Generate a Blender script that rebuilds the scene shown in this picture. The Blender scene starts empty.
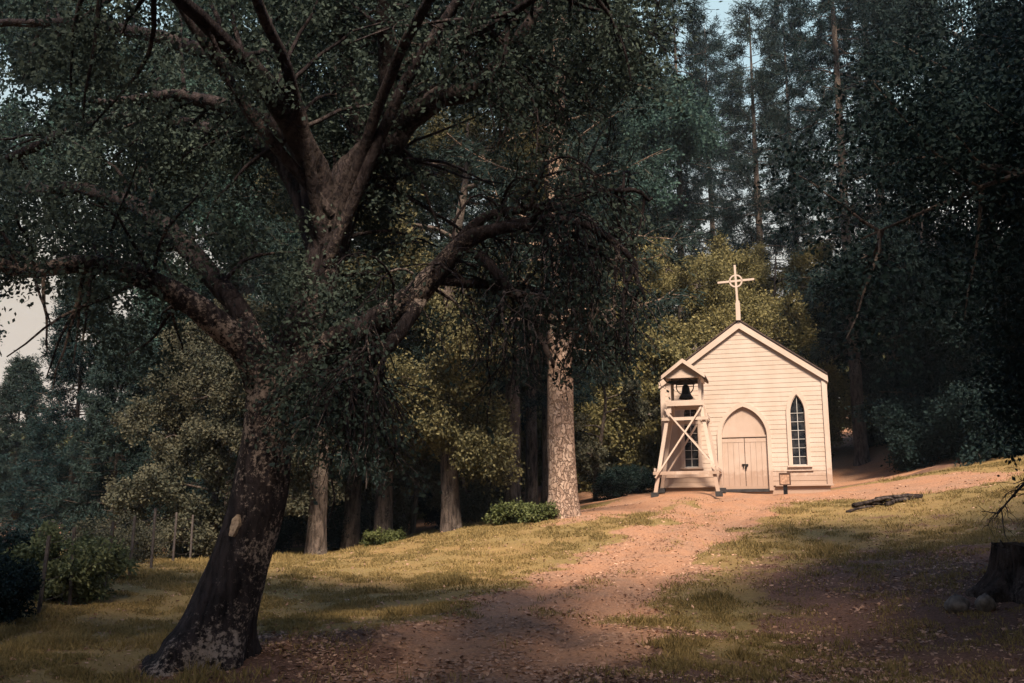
import bpy, math
import numpy as np

rng = np.random.default_rng(11)
TH = math.radians(11.3)
F = 996.0
CAM_Z = 1.6
C = bpy.context.scene.collection
D = bpy.data
PI = math.pi


# ------------------------------------------------------------------ helpers
def P(px, py, Y):
    u = (px - 512) / F
    v = -(py - 341.5) / F
    den = math.cos(TH) - v * math.sin(TH)
    return np.array([u * Y / den, Y, CAM_Z + Y * (math.sin(TH) + v * math.cos(TH)) / den])


def proj(w):
    """where points of the place fall in the photograph"""
    w = np.asarray(w, float)
    y, z = w[..., 1], w[..., 2] - CAM_Z
    f = y * math.cos(TH) + z * math.sin(TH)
    return 512 + F * w[..., 0] / f, 341.5 - F * (z * math.cos(TH) - y * math.sin(TH)) / f


def nrm(a):
    return a / np.maximum(np.linalg.norm(a, axis=-1, keepdims=True), 1e-9)


class MB:
    """collects vertices and faces and links them as one mesh object"""

    def __init__(self):
        self.v = []
        self.f = []
        self.n = 0

    def add(self, v, faces):
        v = np.asarray(v, float).reshape(-1, 3)
        for f in faces:
            f = np.asarray(f, np.int64)
            if f.ndim == 1:
                f = f[None]
            self.f.append(f + self.n)
        self.v.append(v)
        self.n += len(v)

    def mesh(self, name, mat, smooth=False):
        V = np.concatenate(self.v)
        me = D.meshes.new(name)
        me.vertices.add(len(V))
        me.vertices.foreach_set('co', V.astype(np.float32).ravel())
        idx = np.concatenate([f.ravel() for f in self.f]).astype(np.int32)
        sizes = np.concatenate([np.full(len(f), f.shape[1], np.int32) for f in self.f])
        starts = np.concatenate([[0], np.cumsum(sizes)[:-1]]).astype(np.int32)
        me.loops.add(len(idx))
        me.loops.foreach_set('vertex_index', idx)
        me.polygons.add(len(sizes))
        me.polygons.foreach_set('loop_start', starts)
        me.polygons.foreach_set('use_smooth', np.full(len(sizes), smooth, bool))
        me.update(calc_edges=True)
        if mat:
            me.materials.append(mat)
        return me

    def build(self, name, mat, parent=None, smooth=False):
        me = self.mesh(name, mat, smooth)
        o = D.objects.new(name, me)
        C.objects.link(o)
        if parent:
            o.parent = parent
        return o

    # primitives
    def box(self, c, s, M=None):
        sx, sy, sz = np.array(s) / 2
        v = np.array([[x, y, z] for x in (-sx, sx) for y in (-sy, sy) for z in (-sz, sz)])
        if M is not None:
            v = v @ np.array(M).T
        v = v + np.array(c)
        self.add(v, [[[0, 1, 3, 2], [4, 6, 7, 5], [0, 4, 5, 1], [2, 3, 7, 6], [0, 2, 6, 4], [1, 5, 7, 3]]])

    def beam(self, a, b, w, h, ref=(0, 1, 0)):
        a, b = np.array(a, float), np.array(b, float)
        t = nrm(b - a)
        n = nrm(np.cross(t, np.array(ref, float)))
        m = np.cross(n, t)
        self.box((a + b) / 2, (np.linalg.norm(b - a), w, h), np.stack([t, n, m], 1))

    def prism(self, o2, y0, y1):
        """outline in (x, z), extruded from y0 to y1"""
        o2 = np.array(o2, float)
        k = len(o2)
        v = np.concatenate([np.c_[o2[:, 0], np.full(k, y0), o2[:, 1]], np.c_[o2[:, 0], np.full(k, y1), o2[:, 1]]])
        i = np.arange(k)
        j = (i + 1) % k
        self.add(v, [np.c_[i, j, j + k, i + k], i[::-1], i + k])

    def strip(self, inner, outer, y0, y1):
        """band between two open outlines with the same number of points, with depth"""
        a, b = np.array(inner, float), np.array(outer, float)
        k = len(a)
        v = np.concatenate([np.c_[q[:, 0], np.full(k, y), q[:, 1]] for q in (a, b) for y in (y0, y1)])
        i = np.arange(k - 1)
        j = i + 1
        A0, A1, B0, B1 = 0, k, 2 * k, 3 * k
        self.add(v, [np.c_[i + A0, j + A0, j + B0, i + B0], np.c_[i + A1, i + B1, j + B1, j + A1],
                     np.c_[i + A0, i + A1, j + A1, j + A0], np.c_[i + B0, j + B0, j + B1, i + B1],
                     [A0, B0, B1, A1], [A0 + k - 1, A1 + k - 1, B1 + k - 1, B0 + k - 1]])

    def lathe(self, prof, c, k=20, axis='z'):
        prof = np.array(prof, float)
        a = np.linspace(0, 2 * PI, k, endpoint=False)
        n = len(prof)
        v = np.stack([prof[:, None, 0] * np.cos(a), prof[:, None, 0] * np.sin(a), np.repeat(prof[:, 1:2], k, 1)], -1).reshape(-1, 3)
        if axis == 'y':
            v = v[:, [0, 2, 1]]
        if axis == 'x':
            v = v[:, [2, 0, 1]]
        i, j = np.meshgrid(np.arange(n - 1), np.arange(k), indexing='ij')
        j2 = (j + 1) % k
        self.add(v + np.array(c), [np.stack([i * k + j, i * k + j2, (i + 1) * k + j2, (i + 1) * k + j], -1).reshape(-1, 4)])

    def tubes(self, pts, rad, k=5, cap=False, wob=None):
        """pts (M, n, 3), rad (M, n)"""
        pts = np.asarray(pts, float)
        rad = np.asarray(rad, float)
        if pts.ndim == 2:
            pts, rad = pts[None], rad[None]
        M, n, _ = pts.shape
        T = nrm(np.gradient(pts, axis=1))
        mean = np.abs(pts[:, -1] - pts[:, 0])
        ref = np.eye(3)[np.argmin(mean, 1)][:, None, :]
        N = nrm(np.cross(T, ref))
        B = np.cross(T, N)
        a = np.linspace(0, 2 * PI, k, endpoint=False)
        r = rad[:, :, None] * np.ones(k)
        if wob is not None:
            r = r * wob(pts, a)
        v = pts[:, :, None] + (N[:, :, None] * np.cos(a)[:, None] + B[:, :, None] * np.sin(a)[:, None]) * r[..., None]
        m, i, j = np.meshgrid(np.arange(M), np.arange(n - 1), np.arange(k), indexing='ij')
        j2 = (j + 1) % k
        b = m * n * k
        q = np.stack([b + i * k + j, b + i * k + j2, b + (i + 1) * k + j2, b + (i + 1) * k + j], -1).reshape(-1, 4)
        fs = [q]
        if cap:
            mm = np.arange(M)[:, None] * n * k
            fs += [mm + np.arange(k)[::-1], mm + (n - 1) * k + np.arange(k)]
        self.add(v.reshape(-1, 3), fs)

    def leaves(self, c, d, L, W, flat=0.0):
        """leaf-shaped quads: base point, direction, length and width"""
        n = len(c)
        d = nrm(d)
        r = rng.normal(size=(n, 3))
        s = nrm(np.cross(d, r))
        if flat > 0:                                   # blades lying more level
            s[:, 2] *= 1 - flat
            s = nrm(s)
        L = np.broadcast_to(L, n)[:, None]
        W = np.broadcast_to(W, n)[:, None]
        mid = c + d * L * .45
        v = np.stack([c, mid + s * W / 2, c + d * L, mid - s * W / 2], 1).reshape(-1, 3)
        self.add(v, [np.arange(4 * n).reshape(-1, 4)])


def catmull(p, m):
    p = np.asarray(p, float)
    q = np.vstack([2 * p[0] - p[1], p, 2 * p[-1] - p[-2]])
    t = np.linspace(0, len(p) - 1 - 1e-6, m)
    i = t.astype(int)
    f = (t - i)[:, None]
    a, b, c, d = q[i], q[i + 1], q[i + 2], q[i + 3]
    return .5 * (2 * b + (c - a) * f + (2 * a - 5 * b + 4 * c - d) * f ** 2 + (3 * b - a - 3 * c + d) * f ** 3)


def sample_on(pts, idx, t):
    """points and tangents on polylines pts (M, n, 3)"""
    n = pts.shape[1]
    x = t * (n - 1)
    i = np.minimum(x.astype(int), n - 2)
    f = (x - i)[:, None]
    a, b = pts[idx, i], pts[idx, i + 1]
    return a * (1 - f) + b * f, nrm(b - a)


def children(pts, count, tr, ln, along, out, up, droop, wander, n=6, rg=None, bias=(0, 0, 0)):
    """grow count branches per parent polyline"""
    rg = rg or rng
    M = len(pts)
    idx = np.repeat(np.arange(M), count)
    k = len(idx)
    t = rg.uniform(tr[0], tr[1], k)
    s, tan = sample_on(pts, idx, t)
    r = rg.normal(size=(k, 3))
    r -= (r * tan).sum(1, keepdims=True) * tan
    d = nrm(tan * along + nrm(r) * out + np.array([0, 0, up]) + np.array(bias))
    L = rg.uniform(ln[0], ln[1], k) * (1.15 - .45 * t)
    q = [s]
    for _ in range(n - 1):
        d = nrm(d + np.array([0, 0, -droop]) + rg.normal(size=(k, 3)) * wander)
        q.append(q[-1] + d * (L / (n - 1))[:, None])
    return np.stack(q, 1), t


def taper(M, n, r0, r1):
    r0 = np.broadcast_to(r0, M)[:, None]
    return r0 + (r1 - r0) * np.linspace(0, 1, n)[None]


def scatter_leaves(mb, tw, per, sig, L, W, tr=(.15, 1.05), rnd=1.0, droop=.2, jit=.35, rg=None):
    rg = rg or rng
    idx = np.repeat(np.arange(len(tw)), per)
    t = rg.uniform(tr[0], tr[1], len(idx)).clip(0, 1)
    p, tan = sample_on(tw, idx, t)
    p = p + rg.normal(size=p.shape) * sig
    d = tan * .6 + rg.normal(size=p.shape) * rnd - np.array([0, 0, droop])
    s = 1 + jit * rg.uniform(-1, 1, len(idx))
    mb.leaves(p, d, L * s, W * s)


# ------------------------------------------------------------------ materials
def new_mat(name):
    m = D.materials.new(name)
    m.use_nodes = True
    nt = m.node_tree
    nt.nodes.clear()
    out = nt.nodes.new('ShaderNodeOutputMaterial')
    return m, nt, out


def nd(nt, t, **kw):
    n = nt.nodes.new(t)
    for k, v in kw.items():
        if k in n.inputs.keys():
            n.inputs[k].default_value = v
        else:
            setattr(n, k, v)
    return n


def lk(nt, a, b):
    nt.links.new(a, b)


def ramp(nt, fac, stops):
    r = nt.nodes.new('ShaderNodeValToRGB')
    e = r.color_ramp.elements
    while len(e) < len(stops):
        e.new(.5)
    for x, (p, c) in zip(e, stops):
        x.position = p
        x.color = tuple(c) + (1,) if len(c) == 3 else c
    lk(nt, fac, r.inputs[0])
    return r.outputs[0]


def mix(nt, fac, a, b, mode='MIX'):
    m = nt.nodes.new('ShaderNodeMix')
    m.data_type = 'RGBA'
    m.blend_type = mode
    for s, v in ((m.inputs[0], fac), (m.inputs[6], a), (m.inputs[7], b)):
        if hasattr(v, 'links'):
            lk(nt, v, s)
        elif isinstance(v, (int, float)):
            s.default_value = v
        else:
            s.default_value = tuple(v) + (1,)
    return m.outputs[2]


def noise(nt, vec, scale, detail=4, rough=.6):
    n = nd(nt, 'ShaderNodeTexNoise', Scale=scale, Detail=detail, Roughness=rough)
    if vec is not None:
        lk(nt, vec, n.inputs['Vector'])
    return n.outputs['Fac']


def scaled(nt, vec, s):
    m = nt.nodes.new('ShaderNodeMapping')
    m.inputs['Scale'].default_value = s
    lk(nt, vec, m.inputs['Vector'])
    return m.outputs[0]


def coords(nt, which='Object'):
    return nt.nodes.new('ShaderNodeTexCoord').outputs[which]


def finish(nt, out, col, rough=.8, bump=None, bs=.3, bd=.02, spec=.3):
    p = nt.nodes.new('ShaderNodeBsdfPrincipled')
    if hasattr(col, 'links'):
        lk(nt, col, p.inputs['Base Color'])
    else:
        p.inputs['Base Color'].default_value = tuple(col) + (1,)
    if hasattr(rough, 'links'):
        lk(nt, rough, p.inputs['Roughness'])
    else:
        p.inputs['Roughness'].default_value = rough
    p.inputs['Specular IOR Level'].default_value = spec
    if bump is not None:
        b = nd(nt, 'ShaderNodeBump', Strength=bs, Distance=bd)
        lk(nt, bump, b.inputs['Height'])
        lk(nt, b.outputs[0], p.inputs['Normal'])
    lk(nt, p.outputs[0], out.inputs[0])
    return p


def leaf_mat(name, lo, hi, trans=.25, clump=.35):
    m, nt, out = new_mat(name)
    g = nt.nodes.new('ShaderNodeNewGeometry')
    n = noise(nt, coords(nt), clump, 3)
    a = nd(nt, 'ShaderNodeMath', operation='MULTIPLY_ADD')
    lk(nt, n, a.inputs[0])
    a.inputs[1].default_value = 1.1
    a.inputs[2].default_value = -.3
    b = nd(nt, 'ShaderNodeMath', operation='MULTIPLY_ADD')
    lk(nt, g.outputs['Random Per Island'], b.inputs[0])
    b.inputs[1].default_value = .55
    lk(nt, a.outputs[0], b.inputs[2])
    col = ramp(nt, b.outputs[0], [(0.05, lo), (.95, hi)])
    p = nt.nodes.new('ShaderNodeBsdfPrincipled')
    lk(nt, col, p.inputs['Base Color'])
    p.inputs['Roughness'].default_value = .65
    p.inputs['Specular IOR Level'].default_value = .06
    t = nt.nodes.new('ShaderNodeBsdfTranslucent')
    lk(nt, col, t.inputs[0])
    x = nd(nt, 'ShaderNodeMixShader')
    x.inputs[0].default_value = trans
    lk(nt, p.outputs[0], x.inputs[1])
    lk(nt, t.outputs[0], x.inputs[2])
    lk(nt, x.outputs[0], out.inputs[0])
    return m


def bark_mat(name, dark, light, plate=6., stretch=.35, lichen=None, bd=.05, crack=.55, wp=.12):
    m, nt, out = new_mat(name)
    c = coords(nt)
    warp = nd(nt, 'ShaderNodeTexNoise', Scale=3., Detail=3.)
    lk(nt, c, warp.inputs['Vector'])
    wv = mix(nt, wp, c, warp.outputs['Color'])
    v = scaled(nt, wv, (1, 1, stretch))
    vo = nd(nt, 'ShaderNodeTexVoronoi', Scale=plate, feature='DISTANCE_TO_EDGE')
    lk(nt, v, vo.inputs['Vector'])
    n = noise(nt, scaled(nt, c, (1, 1, .5)), 9, 6, .7)
    e = ramp(nt, vo.outputs['Distance'], [(0., (0, 0, 0)), (.18, (1, 1, 1))])
    n2 = ramp(nt, n, [(.3, dark), (.72, light)])
    col = mix(nt, e, tuple(x * crack for x in dark), n2)
    if lichen:
        l1 = noise(nt, c, 1.1, 2)
        l2 = noise(nt, c, 13, 4, .7)
        a = nd(nt, 'ShaderNodeMath', operation='MULTIPLY')
        lk(nt, l1, a.inputs[0])
        lk(nt, l2, a.inputs[1])
        f = ramp(nt, a.outputs[0], [(.335, (0, 0, 0)), (.37, (1, 1, 1))])
        col = mix(nt, f, col, lichen)
    h = mix(nt, .4, e, n)
    finish(nt, out, col, .92, h, .9, bd, .15)
    return m


def fissured_mat(name, dark, light, lichen, stretch=.2, scale=13., bd=.05, fade=None):
    m, nt, out = new_mat(name)
    c = coords(nt)
    warp = nd(nt, 'ShaderNodeTexNoise', Scale=2.2, Detail=3.)
    lk(nt, c, warp.inputs['Vector'])
    v = scaled(nt, mix(nt, .16, c, warp.outputs['Color']), (1, 1, stretch))
    a = noise(nt, v, scale, 7, .62)
    b = noise(nt, scaled(nt, c, (1, 1, .6)), 34, 5, .7)
    h = mix(nt, .35, ramp(nt, a, [(.36, (0, 0, 0)), (.60, (1, 1, 1))]), b)
    col = ramp(nt, h, [(.15, dark), (.8, light)])
    l1 = noise(nt, c, .9, 2)
    l2 = noise(nt, c, 17, 5, .75)
    k = nd(nt, 'ShaderNodeMath', operation='MULTIPLY')
    lk(nt, l1, k.inputs[0])
    lk(nt, l2, k.inputs[1])
    f = ramp(nt, k.outputs[0], [(.275, (0, 0, 0)), (.34, (.85, .85, .85))])
    if fade:
        sz = nt.nodes.new('ShaderNodeSeparateXYZ')
        lk(nt, c, sz.inputs[0])
        mr = nd(nt, 'ShaderNodeMapRange')
        mr.inputs[1].default_value, mr.inputs[2].default_value = fade
        mr.inputs[3].default_value, mr.inputs[4].default_value = 1., .12
        lk(nt, sz.outputs[2], mr.inputs[0])
        fm = nd(nt, 'ShaderNodeMath', operation='MULTIPLY')
        lk(nt, f, fm.inputs[0])
        lk(nt, mr.outputs[0], fm.inputs[1])
        f = fm.outputs[0]
    col = mix(nt, f, col, lichen)
    finish(nt, out, col, .95, h, 1., bd, .1)
    return m


def plated_mat(name):
    m, nt, out = new_mat(name)
    c = coords(nt)
    warp = nd(nt, 'ShaderNodeTexNoise', Scale=4., Detail=4.)
    lk(nt, c, warp.inputs['Vector'])
    v = scaled(nt, mix(nt, .34, c, warp.outputs['Color']), (1, 1, .36))
    ed = nd(nt, 'ShaderNodeTexVoronoi', Scale=14., feature='DISTANCE_TO_EDGE')
    lk(nt, v, ed.inputs['Vector'])
    cell = nd(nt, 'ShaderNodeTexVoronoi', Scale=14.)
    lk(nt, v, cell.inputs['Vector'])
    bw = nt.nodes.new('ShaderNodeRGBToBW')
    lk(nt, cell.outputs['Color'], bw.inputs[0])
    fine = noise(nt, scaled(nt, c, (1, 1, .6)), 30, 5, .7)
    k = mix(nt, .5, bw.outputs[0], fine)
    col = ramp(nt, k, [(.2, (.20, .135, .105)), (.5, (.33, .24, .19)), (.8, (.46, .355, .29))])
    furrow = noise(nt, scaled(nt, mix(nt, .1, c, warp.outputs['Color']), (1, 1, .13)), 11, 5, .65)
    sub = nd(nt, 'ShaderNodeMath', operation='MULTIPLY')
    lk(nt, ed.outputs['Distance'], sub.inputs[0])
    lk(nt, furrow, sub.inputs[1])
    e = ramp(nt, sub.outputs[0], [(.0, (0, 0, 0)), (.06, (1, 1, 1))])
    col = mix(nt, e, (.16, .108, .085), col)
    finish(nt, out, col, .95, mix(nt, .3, e, fine), 1., .05, .1)
    return m


def paint_mat(name, base, dirt=.25, grain=(1, 1, 14)):
    m, nt, out = new_mat(name)
    c = coords(nt)
    n = noise(nt, c, 1.3, 5)
    n2 = noise(nt, scaled(nt, c, grain), 5, 5, .7)
    f = ramp(nt, n, [(.35, (0, 0, 0)), (.8, (1, 1, 1))])
    d = tuple(x * y for x, y in zip(base, (.8, .76, .7)))
    col = mix(nt, f, base, d)
    f2 = ramp(nt, n2, [(.6, (0, 0, 0)), (.85, (dirt, dirt, dirt))])
    col = mix(nt, f2, col, tuple(x * .6 for x in base))
    # soil splashed up the lowest boards, faint rain streaks
    sz = nt.nodes.new('ShaderNodeSeparateXYZ')
    lk(nt, c, sz.inputs[0])
    sp = nd(nt, 'ShaderNodeMath', operation='MULTIPLY_ADD')
    lk(nt, noise(nt, c, 4., 5, .7), sp.inputs[0])
    sp.inputs[1].default_value = -1.1
    lk(nt, sz.outputs[2], sp.inputs[2])
    col = mix(nt, ramp(nt, sp.outputs[0], [(0., (.55, .55, .55)), (.22, (0, 0, 0))]), col, (.26, .165, .12))
    stk = noise(nt, scaled(nt, c, (5, 5, .35)), 2.2, 4, .6)
    col = mix(nt, ramp(nt, stk, [(.55, (0, 0, 0)), (.75, (.3, .3, .3))]), col, tuple(x * y for x, y in zip(base, (.72, .68, .62))))
    finish(nt, out, col, .6, n2, .06, .003)
    return m


def plain_mat(name, col, rough=.7, var=.3, scale=8, metal=0., bump=.2):
    m, nt, out = new_mat(name)
    n = noise(nt, coords(nt), scale, 5)
    c = ramp(nt, n, [(.3, tuple(x * (1 - var) for x in col)), (.7, tuple(x * (1 + var) for x in col))])
    p = finish(nt, out, c, rough, n, bump, .01)
    p.inputs['Metallic'].default_value = metal
    return m


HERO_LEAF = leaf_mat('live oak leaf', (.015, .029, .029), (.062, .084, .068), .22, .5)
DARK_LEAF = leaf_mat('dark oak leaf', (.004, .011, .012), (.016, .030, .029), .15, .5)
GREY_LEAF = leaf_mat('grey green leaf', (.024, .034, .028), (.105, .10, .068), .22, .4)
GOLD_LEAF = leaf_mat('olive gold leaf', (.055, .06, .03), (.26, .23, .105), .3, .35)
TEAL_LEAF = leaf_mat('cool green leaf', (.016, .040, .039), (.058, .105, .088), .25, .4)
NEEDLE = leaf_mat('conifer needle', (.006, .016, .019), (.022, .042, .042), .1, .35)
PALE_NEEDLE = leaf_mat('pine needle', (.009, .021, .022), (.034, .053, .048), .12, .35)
SHRUB_LEAF = leaf_mat('shrub leaf', (.04, .06, .03), (.18, .20, .105), .25, .9)
FERN_LEAF = leaf_mat('bright groundcover leaf', (.05, .07, .025), (.14, .16, .07), .25, .9)
OAK_BARK = fissured_mat('oak bark', (.007, .006, .0075), (.034, .028, .031), (.30, .25, .225), fade=(4.3, 5.6))
PINE_BARK = plated_mat('plated pine bark')
DIM_BARK = fissured_mat('grey trunk bark', (.016, .013, .013), (.105, .085, .076), (.15, .13, .115), .22, 10.)
TWIG_BARK = plain_mat('twig bark', (.03, .025, .027), .9, .4, 6)
WHITE = paint_mat('white board paint', (.475, .40, .355))
TRIM = paint_mat('white trim paint', (.50, .42, .375), .15, (5, 5, 5))
DOOR_PAINT = paint_mat('aged door paint', (.44, .355, .31), .25, (14, 14, 1))
SHINGLE = plain_mat('dark shingle', (.06, .042, .038), .85, .4, 12)
IRON = plain_mat('black iron', (.018, .018, .02), .5, .4, 12, .7)
GLASS, _nt, _o = new_mat('dark window glass')
finish(_nt, _o, ramp(_nt, noise(_nt, coords(_nt), 3.5, 3), [(.4, (.008, .011, .016)), (.75, (.05, .05, .055))]), .08, noise(_nt, coords(_nt), 2.2, 1), .12, .01, .6)
STONE = plain_mat('pale stone', (.11, .098, .09), .9, .6, 11, 0, .9)
DARKSTONE = plain_mat('dark footing', (.03, .03, .034), .85, .4, 9, 0, .6)
STUMP_BARK = fissured_mat('stump bark', (.007, .006, .006), (.046, .036, .033), (.10, .085, .08), .16, 12.)
CUTWOOD = plain_mat('weathered cut wood', (.07, .055, .048), .9, .5, 14, 0, .5)
SIGNWOOD = plain_mat('brown sign board', (.33, .21, .15), .7, .5, 16)
SIGNINK = plain_mat('sign lettering', (.07, .04, .03), .7, .2, 20)
STEEL = plain_mat('rusty steel post', (.085, .072, .068), .6, .4, 9, .4)
LICHEN = plain_mat('bare pale wood', (.34, .26, .19), .9, .6, 22, 0, .8)


# ------------------------------------------------------------------ terrain
_ctl = [(-40, 683, 11), (150, 683, 11.2), (420, 683, 11.2), (700, 683, 11.1), (1040, 683, 10.6), (0, 640, 13.6), (210, 672, 12.2),
        (60, 603, 16.5), (130, 562, 25), (20, 552, 34), (-150, 560, 30), (317, 556, 30), (400, 541, 31), (563, 518, 28), (620, 500, 33.5),
        (430, 522, 42), (200, 545, 38), (330, 620, 15.2), (450, 626, 14.2), (560, 596, 17), (430, 575, 21), (680, 530, 25), (740, 512, 28.5),
        (745, 493, 33.4), (665, 494, 33.6), (835, 490, 33.4), (745, 492, 37), (840, 480, 41), (885, 505, 27.5), (940, 474, 32), (1000, 462, 33.5), (1070, 452, 33), (1000, 612, 14), (1090, 560, 17),
        (1010, 520, 23), (850, 560, 20), (750, 622, 15.4), (640, 468, 47), (560, 482, 54), (700, 462, 50)]
_w = [P(*c) for c in _ctl] + [np.array(c, float) for c in
      [(-60, 60, 1.5), (-30, 80, 4), (0, 95, 9), (45, 85, 13), (60, 45, 12), (0, 170, 22), (150, 150, 24), (-150, 150, 8), (160, 0, 8), (-160, 0, -1),
       (0, -60, -2), (160, -150, 0), (-160, -150, -2), (0, -5, -.3), (12, 2, .4), (-12, 2, -.3), (25, 15, 3.2), (-25, 20, .6), (0, 400, 30), (400, 400, 30), (-400, 400, 14),
       (400, -400, 0), (-400, -400, 0), (30, 31, 6.4), (20, 40, 6.3)]]
_w = np.array(_w)
_K = lambda r: -np.sqrt(r * r + 9.0)
_n = len(_w)
_A = np.zeros((_n + 3, _n + 3))
_A[:_n, :_n] = _K(np.hypot(_w[:, None, 0] - _w[None, :, 0], _w[:, None, 1] - _w[None, :, 1])) - np.eye(_n) * .05
_A[:_n, _n] = 1
_A[:_n, _n + 1:] = _w[:, :2]
_A[_n:, :_n] = _A[:_n, _n:].T
_sol = np.linalg.solve(_A, np.r_[_w[:, 2], 0, 0, 0])


def ground_z(x, y):
    x = np.atleast_1d(np.asarray(x, float))
    y = np.atleast_1d(np.asarray(y, float))
    z = np.zeros(len(x))
    for i in range(0, len(x), 20000):
        a, b = x[i:i + 20000], y[i:i + 20000]
        z[i:i + 20000] = _K(np.hypot(a[:, None] - _w[None, :, 0], b[:, None] - _w[None, :, 1])) @ _sol[:_n] + _sol[_n] + a * _sol[_n + 1] + b * _sol[_n + 2]
    return z


def gz(x, y):
    return float(ground_z(x, y)[0])


def vnoise(x, y, s, seed=0):
    """smooth value noise, for masks and ground relief"""
    r = np.random.default_rng(seed)
    g = r.uniform(0, 1, (256, 256))
    u, v = x / s, y / s
    i, j = np.floor(u).astype(int), np.floor(v).astype(int)
    f, h = u - i, v - j
    f, h = f * f * (3 - 2 * f), h * h * (3 - 2 * h)
    a = g[i % 256, j % 256] * (1 - f) + g[(i + 1) % 256, j % 256] * f
    b = g[i % 256, (j + 1) % 256] * (1 - f) + g[(i + 1) % 256, (j + 1) % 256] * f
    return a * (1 - h) + b * h


_path = np.array([[q[0], q[1]] for q in [P(360, 720, 9.6), P(450, 683, 11.2), P(520, 632, 14.0), P(600, 580, 18.2), P(672, 543, 23.3), P(722, 514, 28.3), P(745, 498, 32.5)]])
_path = catmull(np.c_[_path, np.zeros(len(_path))], 60)[:, :2]


def path_dist(x, y):
    d = np.full(len(x), 1e9)
    for p in _path:
        d = np.minimum(d, np.hypot(x - p[0], y - p[1]))
    return d


def sm(a, b, x):
    t = np.clip((x - a) / (b - a), 0, 1)
    return t * t * (3 - 2 * t)


_cp = P(746.5, 492, 34.0)
_APR = np.array([[q[0], q[1]] for q in [P(575, 512, 29), P(620, 503, 31.5), P(680, 496, 32.8), P(745, 496, 32.6), P(830, 492, 32.4), P(890, 483, 31), P(960, 480, 30)]])


def masks(x, y):
    """bare dirt and leaf litter on the ground, by place"""
    n1 = vnoise(x, y, 1.4, 1) * .6 + vnoise(x, y, .5, 2) * .4
    n2 = vnoise(x, y, 3.1, 3) * .6 + vnoise(x, y, .8, 4) * .4
    d = path_dist(x, y)
    dirt = (1 - sm(.7, 2.1, d + (n1 - .5) * 1.9)) * (1 - .6 * np.exp(-(d / .38) ** 2) * sm(.3, .6, n2) * sm(31, 26, y))
    da = np.full(len(x), 1e9)
    q = catmull(np.c_[_APR, np.zeros(len(_APR))], 40)
    for p in q:
        da = np.minimum(da, np.hypot(x - p[0], (y - p[1]) * .85))
    dirt = np.maximum(dirt, 1 - sm(.9, 2.6, da + (n1 - .5) * 1.6))
    dirt = np.maximum(dirt, sm(34, 37, y) * (.5 + .5 * sm(.35, .6, n2)))
    # two wheel tracks with a weedy strip between them
    lit = sm(15.5, 11.5, y - .22 * np.abs(x) + (n2 - .5) * 6 + .35 * np.maximum(0, -x - 1) * 3)
    lit = np.maximum(lit, sm(2.5, 6, x) * sm(27, 17, y + (n2 - .5) * 9) * .95)
    lit = np.maximum(lit, sm(33, 36, y) * .7)
    return np.clip(dirt, 0, 1), np.clip(lit, 0, 1)


def relief(x, y):
    near = sm(60, 30, np.hypot(x, y - 15))
    d = path_dist(x, y)
    rut = -(np.exp(-((d - .75) / .28) ** 2)) * .085
    return near * ((vnoise(x, y, 1.7, 5) - .5) * .10 + (vnoise(x, y, .45, 6) - .5) * .035 + rut)


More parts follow.
